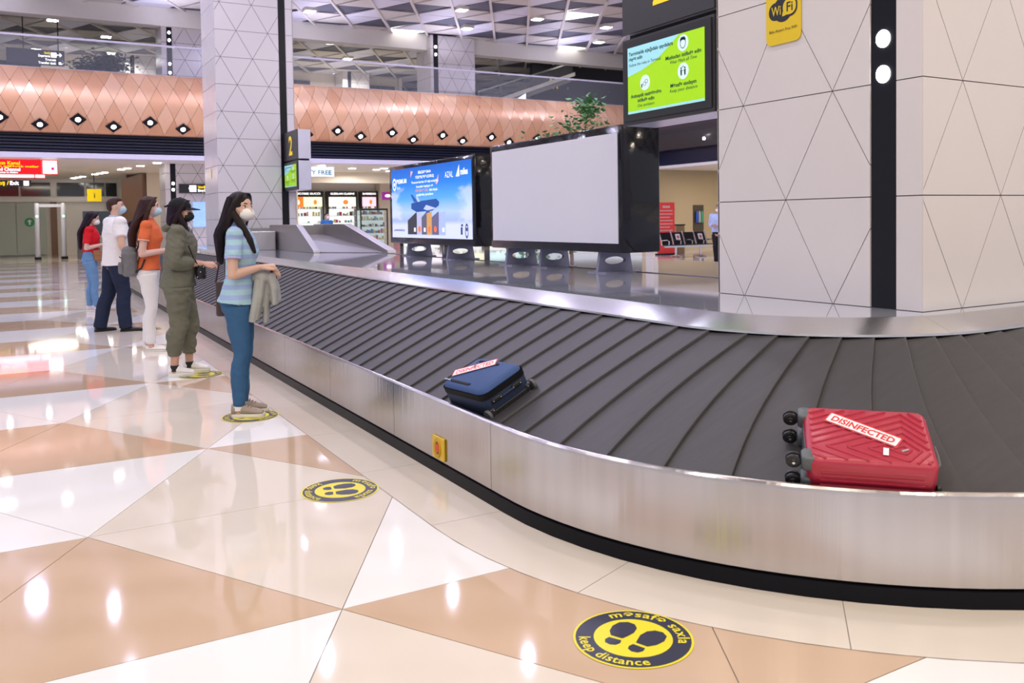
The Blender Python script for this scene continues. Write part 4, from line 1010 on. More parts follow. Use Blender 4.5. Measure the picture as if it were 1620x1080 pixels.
    face_icon(b, 'two', sw * 0.745, sh * 0.47, r * 0.85, Z); text(b, '2m', r * 0.36, sw * 0.745, sh * 0.47 + r * 0.42, Z)
    # masked head: dark hair cap, outline of jaw
    x, y = sw * 0.745, sh * 0.86
    flat(b, [(x - r * .48, y + r * .1), (x - r * .5, y + r * .5), (x - r * .3, y + r * .72), (x + r * .25, y + r * .74), (x + r * .5, y + r * .5), (x + r * .48, y + r * .1), (x + r * .38, y + r * .3), (x, y + r * .38), (x - r * .38, y + r * .3)], Z)
    disc(b, x, y - r * 0.05, r * 0.5, Z, 24, r * 0.43, 1.25)
    # hands with soap drops
    x, y = sw * 0.245, sh * 0.43
    disc(b, x + r * .3, y + r * .15, r * 0.30, Z, 16, r * 0.24, 0.8); disc(b, x - r * .1, y - r * .15, r * 0.34, Z, 16, r * 0.28, 0.7); flat(b, [(x - r * .75, y - r * .55), (x - r * .55, y - r * .55), (x - r * .55, y - r * .1), (x - r * .75, y - r * .1)], Z)
    b.build('lettering', dk, scr)
belt_sign(-5.70, -4.63, 2.235, 0.34, 2.25, 2.985, 3.72, 'black belt number sign with green monitor, beside the right column', True)
belt_sign(-21.6, -20.4, 3.69, 0.33, 2.29, 3.03, 3.73, 'black number 2 sign with small monitor, on the left column', False)
def wifi_sign():
    t = thing('wireless_sign', 'yellow square sign with black wireless internet logo on right column', 'sign', (-3.998, 2.246, 2.80))
    pm = plane_mat((0, 0, 0), (1, 0, 0), (0, 0, 1)); my = M('sign_yellow', (0.78, 0.56, 0.01), 0.35, var=0.02); mk = M('sign_ink', (0.012, 0.012, 0.02), 0.4)
    def rr(w, h, r, cx=0, cy=0, n=6):
        out = []
        for sx, sy, a0 in ((1, 1, 0), (-1, 1, 90), (-1, -1, 180), (1, -1, 270)):
            for k in range(n + 1):
                a = math.radians(a0 + 90 * k / n); out.append((cx + sx * (w / 2 - r) + r * math.cos(a), cy + sy * (h / 2 - r) + r * math.sin(a)))
        return out
    b = MB(); b.prism(rr(0.29, 0.37, 0.045), 0, 0.006); b.build('plate', my, t, mat=pm)
    b = MB(); disc(b, 0, 0.035, 0.082, 0.0075, 32); b.add([(p[0], p[1], 0.0072) for p in rr(0.15, 0.115, 0.055, -0.045, 0.03)], [tuple(range(28))]); b.add([(p[0], p[1], 0.0072) for p in rr(0.135, 0.125, 0.055, 0.052, 0.040)], [tuple(range(28))])
    b.build('logo', mk, t, mat=pm)
    b = MB(); b.add([(p[0], p[1], 0.0085) for p in rr(0.108, 0.100, 0.045, 0.055, 0.041)], [tuple(range(28))]); text(b, 'Wi', 0.085, -0.055, 0.004, 0.0085, bold=0.01, fit=0.080); text(b, 'FREE', 0.022, -0.01, 0.098, 0.0085)
    flat(b, [(0.0, 0.02), (0.03, -0.009), (-0.006, -0.012)], 0.0085); b.build('logo_light', my, t, mat=pm)
    b = MB(); text(b, 'Fi', 0.085, 0.057, 0.012, 0.0098, bold=0.01, fit=0.05); b.build('logo_letters', mk, t, mat=pm); b = MB(); text(b, 'Baku Airport Free WiFi', 0.026, 0, -0.105, 0.0085, fit=0.23); b.build('lettering', mk, t, mat=pm)
wifi_sign()

# ------------------------------------------------------------------ steel chutes at the far end of the deck
def chute(label, xt, xb, ya, yb, tipa, tipb, zt, zd=0.95, bl=1.9):
    t = thing('baggage_chute', label, 'chute', ((xt + xb) / 2, (ya + yb) / 2, zd)); inv = Matrix.Translation(-t.location)
    def wall(nm, y0, y1, tip):
        prof_ = [(xt - bl, zd), (tip, zd), (tip - 0.02, zd + 0.05), (xt + 0.1, zt), (xt - bl, zt)]
        b = MB(); b.loft([[inv @ Vector((x, y0, z)) for x, z in prof_], [inv @ Vector((x, y1, z)) for x, z in prof_]]); b.build(nm, m_steel_dull, t, bevel=0.008)
    wall('side_wall', ya - 0.08, ya + 0.04, tipa); wall('side_wall', yb - 0.04, yb + 0.12, tipb)
    b = MB(); b.add([inv @ Vector(p) for p in ((xt - bl * .63, ya, zd + 0.30), (tipa - 0.15, ya, zd + 0.01), (tipb - 0.15, yb, zd + 0.01), (xt - bl * .63, yb, zd + 0.30), (xt - bl * .63, ya, zd), (tipa - 0.15, ya, zd), (tipb - 0.15, yb, zd), (xt - bl * .63, yb, zd))],
                    [(0, 1, 2, 3), (0, 4, 5, 1), (1, 5, 6, 2), (2, 6, 7, 3), (3, 7, 4, 0)]); b.build('slide', M('slide_belt', (0.16, 0.145, 0.14), 0.4), t)
    b = MB(); b.box(inv @ Vector((xt - bl * .68, ya, zd + 0.1)), inv @ Vector((xt - bl * .63, yb, zt - 0.02))); b.build('back_plate', m_steel_dull, t)
chute('wide stainless steel baggage chute with sloping sides at far end of deck', -16.3, -14, 2.52, 3.42, -15.1, -13.9, 1.46)
chute('second stainless baggage chute half hidden behind the striped shirt woman', -20.6, -18.9, 2.4, 3.4, -19.2, -18.8, 1.40, bl=0.9)
b = MB(); b.rbox((-0.45, -0.3, 0), (0.45, 0.3, 0.38), 0.02, 2); tag(b.build('steel_box', M('pale_steel', (0.55, 0.52, 0.50), 0.4, 0.8), None, (-18.0, 2.1, 0.95)), 'small plain steel box on the deck beside the left chute', 'box')

# ------------------------------------------------------------------ potted tree behind the displays
def leaf_tree(name, label, loc, h, crown, n, cols, pot=True, seed=1, ls=1.0):
    rnd = random.Random(seed); t = thing(name, label, 'plant', loc)
    if pot:
        b = MB(); b.lathe([(0.0, 0), (0.26, 0), (0.34, 0.55), (0.36, 0.6), (0.31, 0.6), (0.30, 0.54), (0, 0.54)], 20); b.build('planter', M('planter_grey', (0.2, 0.2, 0.22), 0.5), t, smooth=True)
    b = MB(); tips = []
    b.tube([(0, 0, 0.5), (0.03, 0.02, h * 0.45), (0.0, -0.03, h * 0.75), (0.04, 0, h * 0.95)], [0.045, 0.035, 0.022, 0.008], 8)
    for c in crown:
        st = Vector((0.02, 0, h * (0.4 + 0.1 * rnd.random()))); b.tube([st, (st + Vector(c[:3])) / 2 + Vector((0, 0, 0.1)), Vector(c[:3])], [0.02, 0.012, 0.005], 6)
    b.build('trunk', M('bark', (0.16, 0.10, 0.06), 0.8), t, smooth=True)
    for ci, (mat, frac) in enumerate(cols):
        lv = MB()
        for _ in range(int(n * frac)):
            c = rnd.choice(crown); p = Vector(c[:3]) + Vector((rnd.gauss(0, c[3]), rnd.gauss(0, c[3]), rnd.gauss(0, c[3] * 0.8)))
            L = (0.09 + 0.07 * rnd.random()) * ls; a = rnd.random() * 2 * PI; dr = Vector((math.cos(a), math.sin(a), rnd.uniform(-0.7, 0.5))).normalized(); sd = dr.cross(Vector((rnd.uniform(-1, 1), rnd.uniform(-1, 1), 1))).normalized(); nn = dr.cross(sd)
            lv.add([p, p + dr * L * 0.5 + sd * L * 0.3 + nn * 0.01, p + dr * L, p + dr * L * 0.5 - sd * L * 0.3 + nn * 0.01], [(0, 1, 2, 3)])
        o = lv.build('foliage', mat, t); o['kind'] = 'stuff'
mg1 = M('leaf_green', (0.06, 0.22, 0.06), 0.5, var=0.3, scale=6); mg2 = M('leaf_pale', (0.16, 0.36, 0.14), 0.5, var=0.3, scale=6); mg3 = M('leaf_dark', (0.015, 0.045, 0.018), 0.5, var=0.3, scale=3)
leaf_tree('potted_tree', 'leafy green potted tree showing above the blank white display', (-14.35, 7.45, 0), 3.6, [(0.35, 0.25, 3.7, 0.13), (0.30, 0.2, 3.35, 0.2), (0.1, 0.05, 3.05, 0.25), (-0.25, -0.15, 2.9, 0.22), (-0.5, -0.3, 2.75, 0.24), (-0.75, -0.5, 2.6, 0.2), (-0.1, 0.0, 2.95, 0.3), (0.35, 0.3, 2.8, 0.25), (0.0, 0.1, 2.5, 0.3)], 1500, [(mg1, 0.6), (mg2, 0.4)], seed=4)
leaf_tree('potted_tree', 'dark green bushy tree upstairs behind the gallery edge at upper left', (-45.5, 1.35, 6.8), 2.6, [(0, 0, 2.2, 0.35), (0, -0.5, 2.0, 0.4), (0, 0.6, 2.2, 0.4), (0, 0, 1.5, 0.5), (0, 0.4, 2.45, 0.2)], 2400, [(mg3, 1.0)], seed=5, ls=1.9)
leaf_tree('potted_shrub', 'low green shrub in a planter behind the blank display board', (-16.0, 7.5, 0), 1.3, [(0, 0, 1.2, 0.25), (-0.4, 0.1, 1.05, 0.22), (0.4, 0, 1.05, 0.22)], 400, [(mg1, 0.5), (mg2, 0.5)], seed=8)

# ------------------------------------------------------------------ people
def remesh(mb, name, mat, voxel, parent, smooth=3, wrinkle=0.0, ws=(9, 9, 13)):
    me = mb.mesh(name + '_raw', [mat]); o = bpy.data.objects.new(name, me); COL.objects.link(o)
    r = o.modifiers.new('remesh', 'REMESH'); r.mode = 'VOXEL'; r.voxel_size = voxel; r.use_smooth_shade = True
    if smooth:
        s = o.modifiers.new('smooth', 'SMOOTH'); s.factor = 0.5; s.iterations = smooth
    dg = bpy.context.evaluated_depsgraph_get(); dg.update()
    nm = bpy.data.meshes.new_from_object(o.evaluated_get(dg)); nm.name = name
    bpy.data.objects.remove(o); bpy.data.meshes.remove(me)
    if not nm.materials: nm.materials.append(mat)
    if wrinkle:
        sx, sy, sz = ws; out = []
        for v in nm.vertices:
            c, n_ = v.co, v.normal; q = noise.noise(Vector((c.x * sx + 3, c.y * sy, c.z * sz))) + 0.5 * noise.noise(Vector((c.x * sx * 2.1, c.y * sy * 2.1 + 5, c.z * sz * 2.3 + c.y * 9)))
            out.append(c + n_ * (wrinkle * q))
        for v, c in zip(nm.vertices, out): v.co = c
        nm.update()
    nm.polygons.foreach_set('use_smooth', [True] * len(nm.polygons))
    return link(name, nm, parent)
def xf(mb, m):
    mb.v = [tuple(m @ Vector(v)) for v in mb.v]; return mb
def lerp(a, b, t): return Vector(a) * (1 - t) + Vector(b) * t
def cloth(name, col, rough=0.75, bump=0.5, bscale=9, var=0.08, stretch=None):
    return M(name, col, rough, var=var, scale=14, bump=bump, bscale=bscale, stretch=stretch, spec=0.25)
def striped(name, c1, c2, period, c3=None):
    m = bpy.data.materials.new(name); m.use_nodes = True; nt = m.node_tree; b = nt.nodes['Principled BSDF']
    tc = nt.nodes.new('ShaderNodeTexCoord'); sp = nt.nodes.new('ShaderNodeSeparateXYZ'); nt.links.new(tc.outputs['Object'], sp.inputs[0])
    a = nt.nodes.new('ShaderNodeMath'); a.operation = 'MULTIPLY'; a.inputs[1].default_value = 1 / period; nt.links.new(sp.outputs[2], a.inputs[0])
    f = nt.nodes.new('ShaderNodeMath'); f.operation = 'FRACT'; nt.links.new(a.outputs[0], f.inputs[0])
    r = nt.nodes.new('ShaderNodeValToRGB'); e = r.color_ramp.elements; e[0].color = c1 + (1,); e[0].position = 0.40; e[1].color = c2 + (1,); e[1].position = 0.48
    k = e.new(0.94); k.color = c2 + (1,); k = e.new(1.0); k.color = c1 + (1,)
    nt.links.new(f.outputs[0], r.inputs[0]); nt.links.new(r.outputs[0], b.inputs['Base Color']); b.inputs['Roughness'].default_value = 0.8; b.inputs['Specular IOR Level'].default_value = 0.2
    n2 = nt.nodes.new('ShaderNodeTexNoise'); n2.inputs['Scale'].default_value = 10; nt.links.new(tc.outputs['Object'], n2.inputs['Vector'])
    bp = nt.nodes.new('ShaderNodeBump'); bp.inputs['Strength'].default_value = 0.5; bp.inputs['Distance'].default_value = 0.012; nt.links.new(n2.outputs[0], bp.inputs['Height']); nt.links.new(bp.outputs[0], b.inputs['Normal'])
    return m
def hair_mat(name, col): return M(name, col, 0.5, var=0.45, scale=30, stretch=(3, 3, 0.25), bump=0.6, bscale=55, spec=0.22)
FEM = [(0.80, -0.01, .150, .105), (0.87, -0.02, .168, .122), (0.94, -0.012, .160, .112), (1.06, 0.0, .122, .088), (1.16, 0.008, .130, .096), (1.25, 0.022, .142, .112), (1.33, 0.012, .150, .098), (1.39, -0.006, .135, .078), (1.43, -0.012, .085, .062), (1.46, -0.012, .055, .052)]
MAL = [(0.80, -0.01, .155, .110), (0.87, -0.01, .165, .122), (0.95, 0.0, .165, .125), (1.06, 0.01, .165, .128), (1.16, 0.01, .170, .125), (1.26, 0.008, .182, .120), (1.34, 0.0, .185, .105), (1.39, -0.01, .150, .085), (1.43, -0.015, .090, .068), (1.46, -0.015, .062, .058)]
def hand(mb, wrist, d, up, curl, side, k=1.0):
    """palm, four unequal bent fingers and a thumb. side: +1 thumb towards +x' of the hand frame"""
    d = Vector(d).normalized(); up = Vector(up); up = (up - d * up.dot(d)).normalized(); x = d.cross(up) * side
    P = lambda a, b, c: Vector(wrist) + d * (b * k) + x * (a * k) + up * (c * k)
    mb.capsule([P(0, 0, 0), P(0, .035, .002), P(0.002, .078, .002)], [(0.024 * k, 0.018 * k), (0.036 * k, 0.017 * k), (0.038 * k, 0.014 * k)], 12, side=x)
    for i, (fx, L) in enumerate(((0.031, .066), (0.010, .074), (-0.011, .069), (-0.031, .054))):
        p = Vector((fx, .080, .002)); a = 0.0; pts = [P(fx, .060, .0), P(*p)]
        for s, seg in enumerate((0.42, 0.32, 0.26)):
            a += curl * (0.55 if s == 0 else 0.8) * (1 + 0.08 * i); p = p + Vector((fx * 0.06, math.cos(a) * L * seg, -math.sin(a) * L * seg)); pts.append(P(*p))
        mb.capsule(pts, [.0092 * k, .0092 * k, .0086 * k, .0080 * k, .0070 * k], 8)
    mb.capsule([P(0.022, 0.018, -0.004), P(0.044, 0.045, -0.012), P(0.048, 0.072, -0.020), P(0.044, 0.094, -0.026)], [.014 * k, .0115 * k, .010 * k, .0085 * k], 8)
def person(label, loc, rz, height, rings=FEM, width=1.0, skin=(0.62, 0.40, 0.31), feet=None, arms=None, head=(0, 0), hair=None, haircol=(0.018, 0.011, 0.010), top=None, legs=None, shoe=None, mask=None, voxel=0.007, female=True, knee=None, extras=None, lower=True, cat='person'):
    k = height / 1.70
    t = thing('person', label, cat, loc, rz); t.scale = (k, k, k)
    m_skin = M('skin_%d' % int(skin[0] * 1000), skin, 0.5, var=0.06, scale=20, spec=0.35)
    T = [(z, y, rx * width, ry * (1 + (width - 1) * 0.8)) for z, y, rx, ry in rings]
    feet = feet or [(0.09, 0.0, -0.08), (-0.09, 0.0, 0.08)]
    shw = T[6][2] + 0.012
    sh = [Vector((shw, -0.005, 1.385)), Vector((-shw, -0.005, 1.385))]
    arms = arms or [((0.24, -0.03, 1.10), (0.25, 0.03, 0.86), (0, 0.15, -1), (-1, 0, 0), 0.3), ((-0.24, -0.03, 1.10), (-0.25, 0.03, 0.86), (0, 0.15, -1), (1, 0, 0), 0.3)]
    NK = Vector((0, 0.0, 1.47))
    Hm = Matrix.Translation(NK) @ Matrix.Rotation(head[0], 4, 'Z') @ Matrix.Rotation(head[1], 4, 'X') @ Matrix.Translation(-NK)
    # ---- skin
    b = MB()
    b.tube([(0, y, z) for z, y, rx, ry in T], [(rx * 0.93, ry * 0.93) for z, y, rx, ry in T], 24, side=(1, 0, 0))
    b.capsule([(0, -0.012, 1.40), (0, 0.0, 1.46), (0, 0.012, 1.53)], [0.056, 0.050 * (1 if female else 1.18), 0.050 * (1 if female else 1.15)], 14)
    hd = MB(); hd.ell((0, 0.012, 1.597), (0.073, 0.092, 0.098), 24, 16); hd.ell((0, 0.040, 1.545), (0.058, 0.062, 0.062), 20, 12); hd.ell((0, 0.062, 1.508), (0.030, 0.030, 0.022), 14, 8)
    hd.capsule([(0, 0.098, 1.605), (0, 0.112, 1.585), (0, 0.122, 1.566)], [0.008, 0.011, 0.014], 10)
    hd.ell((0, 0.098, 1.530), (0.024, 0.012, 0.010), 12, 8)
    for s in (-1, 1):
        hd.ell((s * 0.074, 0.008, 1.580), (0.010, 0.020, 0.030), 10, 8); hd.ell((s * 0.032, 0.079, 1.622), (0.028, 0.014, 0.009), 10, 6); hd.ell((s * 0.040, 0.074, 1.562), (0.024, 0.020, 0.022), 10, 8)
    xf(hd, Hm); b.add(hd.v, hd.f)
    hips = [Vector((0.088 * width, -0.01, 0.88)), Vector((-0.088 * width, -0.01, 0.88))]
    ank, kn = [], []
    for i, s in enumerate((1, -1)):
        fx, fy, fa = feet[i]; ank.append(Vector((fx + 0.04 * math.sin(fa), fy - 0.045, 0.085)))
        kb = lerp(hips[i], ank[i], 0.51) + Vector((0, 0.025, 0)) + (Vector(knee[i]) if knee else Vector((0, 0, 0))); kn.append(kb)
        if lower:
            b.capsule([hips[i], lerp(hips[i], kb, .5), kb, lerp(kb, ank[i], .35) + Vector((0, -0.018, 0)), ank[i], ank[i] - Vector((0, 0, 0.04))], [0.078, 0.068, 0.050, 0.050, 0.034, 0.036], 14)
        e, w_, d, up, curl = arms[i]; e, w_ = Vector(e), Vector(w_); f = 1.0 if female else 1.22
        b.capsule([sh[i] + Vector((-s * 0.02, 0, 0.0)), lerp(sh[i], e, .5), e], [0.047 * f, 0.042 * f, 0.036 * f], 14); b.capsule([e, lerp(e, w_, .35), lerp(e, w_, .8), w_], [0.036 * f, 0.037 * f, 0.027 * f, 0.023 * f], 14)
        hand(b, w_, d, up, curl, s, 1.0 if female else 1.1)
    remesh(b, 'body', m_skin, voxel, t, 2)
    # ---- face
    m_eye = M('eye_white', (0.75, 0.73, 0.70), 0.2); m_iris = M('iris_brown', (0.05, 0.022, 0.012), 0.15); m_brow = hair_mat('brow', (0.02, 0.012, 0.01))
    for s in (-1, 1):
        q = MB(); q.ell((s * 0.032, 0.083, 1.600), (0.015, 0.011, 0.0085), 12, 8); eo = xf(q, Hm).build('eye', m_eye, t, smooth=True)
        q = MB(); q.ell((s * 0.033, 0.0915, 1.600), (0.007, 0.0045, 0.0075), 10, 6); xf(q, Hm).build('iris', m_iris, eo, smooth=True)
        q = MB(); q.capsule([(s * 0.016, 0.0945, 1.622), (s * 0.034, 0.0925, 1.627), (s * 0.050, 0.080, 1.621)], [0.0042, 0.0045, 0.003], 6); xf(q, Hm).build('eyebrow', m_brow, t, smooth=True)
        q = MB(); q.capsule([(s * 0.018, 0.091, 1.606), (s * 0.033, 0.0935, 1.6105), (s * 0.048, 0.082, 1.604)], [0.0022, 0.0028, 0.002], 6); xf(q, Hm).build('eyelash', m_brow, t, smooth=True)
    # ---- hair
    hm = hair_mat('hair_%d' % int(haircol[0] * 10000), haircol)
    if hair:
        q = MB(); sty = hair['style']
        cap_y = -0.012
        if sty == 'short':
            q.ell((0, -0.008, 1.612), (0.078, 0.093, 0.092), 24, 12, zmin=-0.15); q.ell((0, -0.045, 1.575), (0.068, 0.050, 0.055), 18, 10); q.ell((0, 0.035, 1.668), (0.062, 0.055, 0.036), 18, 8)
            xf(q, Hm); remesh(q, 'hair', hm, voxel, t, 2)
        else:
            L = hair['len']; wd = hair.get('w', 1.0)
            q.ell((0, -0.004, 1.611), (0.086, 0.099, 0.100), 24, 14, zmin=-0.2); q.ell((0, -0.050, 1.570), (0.080, 0.055, 0.075), 20, 10)
            for s in (-1, 1):   # sides framing the face
                q.capsule([(s * 0.045, 0.050, 1.675), (s * 0.076, 0.030, 1.625), (s * 0.085, 0.006, 1.560), (s * 0.083, -0.015, 1.49), (s * 0.080, -0.03, 1.43)], [0.022, 0.022, 0.026, 0.030, 0.030], 10)
            q2 = MB(); q2.v, q2.f, q2.mi = q.v, q.f, q.mi; xf(q2, Hm)
            by = hair.get('back', -0.10); n = 8
            pts, rr = [], []
            h0 = Hm @ Vector((0, -0.062, 1.56))
            for i in range(n + 1):
                f = i / n; z = 1.56 + (L - 1.56) * f
                yy = h0.y + (by - h0.y) * min(1, f * 2.2); pts.append((h0.x * (1 - f) + hair.get('sx', 0) * f, yy, z)); rr.append((0.088 * wd * (1 + 0.30 * math.sin(PI * min(1, f * 1.1)) - 0.42 * f * f), 0.042 * (1 + 0.25 * math.sin(PI * f)) * (1 - 0.45 * f)))
            q2.capsule(pts, rr, 18, side=(1, 0, 0))
            for lock in hair.get('locks', []):
                q2.capsule([Hm @ Vector(lock[0])] + lock[1:], [0.024] + [0.030] * (len(lock) - 2) + [0.014], 10)
            ho = remesh(q2, 'hair', hm, voxel, t, 3)
            rs = random.Random(5); st_ = MB(); cnt = int(hair.get('strands', 90))
            for i in range(cnt):
                ph = math.radians(rs.uniform(-125, 125)); jit = rs.uniform(0.96, 1.04); P_ = []
                P_.append(Hm @ Vector((0.030 * math.sin(ph), 0.055 - 0.05 * math.cos(ph), 1.700)))
                P_.append(Hm @ Vector((0.076 * math.sin(ph) * jit, -0.004 - 0.088 * math.cos(ph) * jit, 1.660)))
                P_.append(Hm @ Vector((0.089 * math.sin(ph) * jit, -0.008 - 0.101 * math.cos(ph) * jit, 1.605)))
                p2 = ph * 0.72; end = rs.randint(n - 2, n)
                for j in range(2, end + 1):
                    c_, r_ = pts[j], rr[j]; P_.append(Vector((c_[0] + r_[0] * math.sin(p2) * jit * 1.01, c_[1] - r_[1] * max(-0.6, math.cos(p2)) * jit * 1.06, c_[2] - (0.03 * rs.random() if j == end else 0))))
                st_.tube(P_, [0.003] + [0.0055] * (len(P_) - 2) + [0.002], 5)
            so_ = st_.build('hair_strands', hair_mat('hair_strand_%d' % int(haircol[0] * 10000), tuple(c * rs.choice((1.0, 1.7)) for c in haircol)), ho, smooth=True); so_['kind'] = 'stuff'
    # ---- face mask
    if mask:
        mm, kind = mask
        q = MB(); rows = []
        prof_ = [(1.592, 0.036, 0.104, 0.020), (1.575, 0.058, 0.126, 0.040), (1.552, 0.066, 0.140, 0.052), (1.530, 0.066, 0.136, 0.054), (1.510, 0.058, 0.118, 0.050), (1.494, 0.044, 0.090, 0.040), (1.484, 0.026, 0.066, 0.026)]
        if kind == 'cup': prof_ = [(z, w * 0.98, y + 0.004 * (1 - abs(z - 1.54) / 0.06), d) for z, w, y, d in prof_]
        nn = 13
        for off in (0.0, -0.004):
            for z, w, y, d in prof_:
                rows.append([Vector(((w + off) * math.sin(a), y + off - (1 - math.cos(a)) * (d + 0.035), z)) for a in [(-1 + 2 * i / (nn - 1)) * 1.35 for i in range(nn)]])
        N = len(prof_)
        q.add([p for r in rows for p in r], [(r * nn + c, r * nn + c + 1, (r + 1) * nn + c + 1, (r + 1) * nn + c) for r in range(N - 1) for c in range(nn - 1)] + [((N + r) * nn + c, (N + r) * nn + c + 1, (N + r + 1) * nn + c + 1, (N + r + 1) * nn + c) for r in range(N - 1) for c in range(nn - 1)] + [(c, c + 1, N * nn + c + 1, N * nn + c) for c in range(nn - 1)] + [((N - 1) * nn + c, (N - 1) * nn + c + 1, (2 * N - 1) * nn + c + 1, (2 * N - 1) * nn + c) for c in range(nn - 1)])
        mo = xf(q, Hm).build('face_mask', mm, t, smooth=True, angle=70)
        q = MB()
        for s in (-1, 1):
            q.tube([(s * 0.064, 0.058, 1.575), (s * 0.078, 0.025, 1.598), (s * 0.083, -0.008, 1.592)], 0.0022, 6); q.tube([(s * 0.062, 0.05, 1.520), (s * 0.078, 0.02, 1.548), (s * 0.083, -0.008, 1.588)], 0.0022, 6)
        xf(q, Hm).build('ear_loops', mm, mo)
    # ---- top garment
    if top:
        mt = top['mat']; ease = top.get('ease', 0.012); hem = top.get('hem', 0.86); q = MB()
        zz = [r for r in T if r[0] > hem - 0.03 and r[0] < 1.44]; R2 = [(hem,) + tuple(x for x in zz[0][1:])] + [r for r in zz if r[0] > hem + 0.02]
        pts = [(0, y, z) for z, y, rx, ry in R2]; rad = [(rx + ease + (top.get('flare', 0.004) if i == 0 else 0), ry + ease + (top.get('flare', 0.004) if i == 0 else 0)) for i, (z, y, rx, ry) in enumerate(R2)]
        if top.get('fill'): rad = [(max(a, top['fill'][0]), max(b2, top['fill'][1])) if pts[i][2] < 1.3 else (a, b2) for i, (a, b2) in enumerate(rad)]
        pts.append((0, -0.014, 1.452)); rad.append((0.068, 0.064))
        q.tube(pts, rad, 26, side=(1, 0, 0))
        sl = top.get('sleeve', 0.5); f = (1.0 if female else 1.2) * top.get('sleevew', 1.0)
        for i, s in enumerate((1, -1)):
            e, w_ = Vector(arms[i][0]), Vector(arms[i][1]); st = sh[i] + Vector((-s * 0.03, 0, -0.005))
            if sl <= 1.0:
                en = lerp(sh[i], e, sl); q.tube([st, lerp(st, en, .4), en], [0.060 * f, 0.061 * f, 0.060 * f], 16)
            else:
                g = sl - 1.0; en = lerp(e, w_, g); q.capsule([st, lerp(sh[i], e, .5), e], [0.066 * f, 0.064 * f, 0.060 * f], 16); q.tube([e, lerp(e, en, .5), lerp(e, en, .85), en], [0.060 * f, 0.060 * f, 0.054 * f, 0.040 * f], 16)
            q.ell(sh[i] + Vector((-s * 0.012, 0, 0.0)), (0.062 * f, 0.062 * f, 0.058 * f), 16, 10)
        g = remesh(q, top.get('name', 'shirt'), mt, voxel, t, 3, wrinkle=top.get('wr', 0.006))
        if top.get('collar'):
            q = MB(); n = 28; ring = []
            for r_, z_, o_ in ((0.064, 1.432, 0), (0.072, 1.452, 0), (0.062, 1.478, 0), (0.056, 1.476, 0), (0.060, 1.450, 0)):
                ring.append([Vector((r_ * math.cos(2 * PI * j / n), -0.006 + r_ * math.sin(2 * PI * j / n) * 0.98 + (0.010 if z_ < 1.45 else 0), z_ - 0.022 * max(0, math.sin(2 * PI * j / n)))) for j in range(n)])
            q.loft(ring, caps=False); q.build('collar', top['collar'], t, smooth=True)
        if top.get('cuff'):
            for i, s in enumerate((1, -1)):
                e = Vector(arms[i][0]); en = lerp(sh[i], e, sl); dr = (e - sh[i]).normalized(); q = MB(); q.tube([en - dr * 0.010, en + dr * 0.006], [0.0605 * f, 0.0605 * f], 18); q.build('sleeve_cuff', top['cuff'], t, smooth=True)
    # ---- trousers
    if legs and lower:
        q = MB(); es = legs.get('ease', 0.006); prof_l = legs.get('prof', (0.094, 0.082, 0.058, 0.058, 0.042)); waist = legs.get('waist', 1.0)
        q.tube([(0, -0.012, 0.80), (0, -0.022, 0.87), (0, -0.014, 0.93), (0, -0.006, waist)], [(0.13 * width, 0.10), (T[1][2] + es, T[1][3] + es), (T[2][2] + es, T[2][3] + es), (T[2][2] + es - 0.018 * (waist > 0.98), T[2][3] + es - 0.012)], 24, side=(1, 0, 0))
        ends = legs.get('end', 0.075)
        for i, s in enumerate((1, -1)):
            a_end = ank[i] + Vector((0, 0, ends - 0.085)); hp = hips[i] + Vector((0, -0.004, 0.0))
            pts = [hp + Vector((0, 0, 0.02)), lerp(hp, kn[i], .35), lerp(hp, kn[i], .7), kn[i], lerp(kn[i], a_end, .35) + Vector((0, -0.020, 0)), lerp(kn[i], a_end, .75) + Vector((0, -0.006, 0)), a_end]
            p0, p1, p2, p3, p4 = prof_l
            rr = [(p0 * width, p0 * 1.12), (p1 * width * 1.04, p1 * 1.06), (p1 * 0.86, p1 * 0.90), p2, p3, (p3 + p4) / 2, p4]
            q.tube([hp + Vector((0, 0, -0.03))] + pts[1:], rr, 18, side=(1, 0, 0)); q.ell(lerp(hp, kn[i], .35), (p1 * width, p1, p1), 14, 8)
            q.ell((s * 0.075 * width, -0.062, 0.835), (0.076 * width, 0.066, 0.066), 14, 10)
        remesh(q, legs.get('name', 'trousers'), legs['mat'], voxel, t, 4, wrinkle=legs.get('wr', 0.005))
    # ---- shoes
    if shoe and lower:
        for i, s in enumerate((1, -1)):
            fx, fy, fa = feet[i]; FM = Matrix.Translation((fx, fy, 0)) @ Matrix.Rotation(fa, 4, 'Z'); w = 0.046 * (1 if female else 1.12); L0, L1 = -0.105 * (1 if female else 1.1), 0.150 * (1 if female else 1.1)
            low = shoe.get('low', False); thick = shoe.get('sole_h', 0.026)
            q = MB(); foot = lambda g: [(g * w * (0.72 + 0.28 * math.sin(PI * min(1, max(0, (u + 0.12) * 0.95)))) * sg, L0 + (L1 - L0) * u) for sg, us in ((1, (0.03, 0.15, 0.35, 0.55, 0.72, 0.86, 0.95)), (-1, (0.95, 0.86, 0.72, 0.55, 0.35, 0.15, 0.03))) for u in us]
            def outline(g):
                out = [(0, L0)]
                for u, ww in ((0.06, .62), (0.2, .76), (0.4, .78), (0.6, .95), (0.75, 1.0), (0.88, .82), (0.97, .45)): out.append((ww * w * g, L0 + (L1 - L0) * u))
                out.append((0, L1))
                for u, ww in ((0.97, .45), (0.88, .82), (0.75, 1.0), (0.6, .95), (0.4, .78), (0.2, .76), (0.06, .62)): out.append((-ww * w * g, L0 + (L1 - L0) * u))
                return out
            q.loft([[Vector((x, y, z)) for x, y in outline(g)] for z, g in ((0.0, 0.96), (0.004, 1.02), (thick, 1.03), (thick + 0.003, 0.98))]); so = xf(q, FM).build('sole', shoe['sole'], t, smooth=True, angle=50)
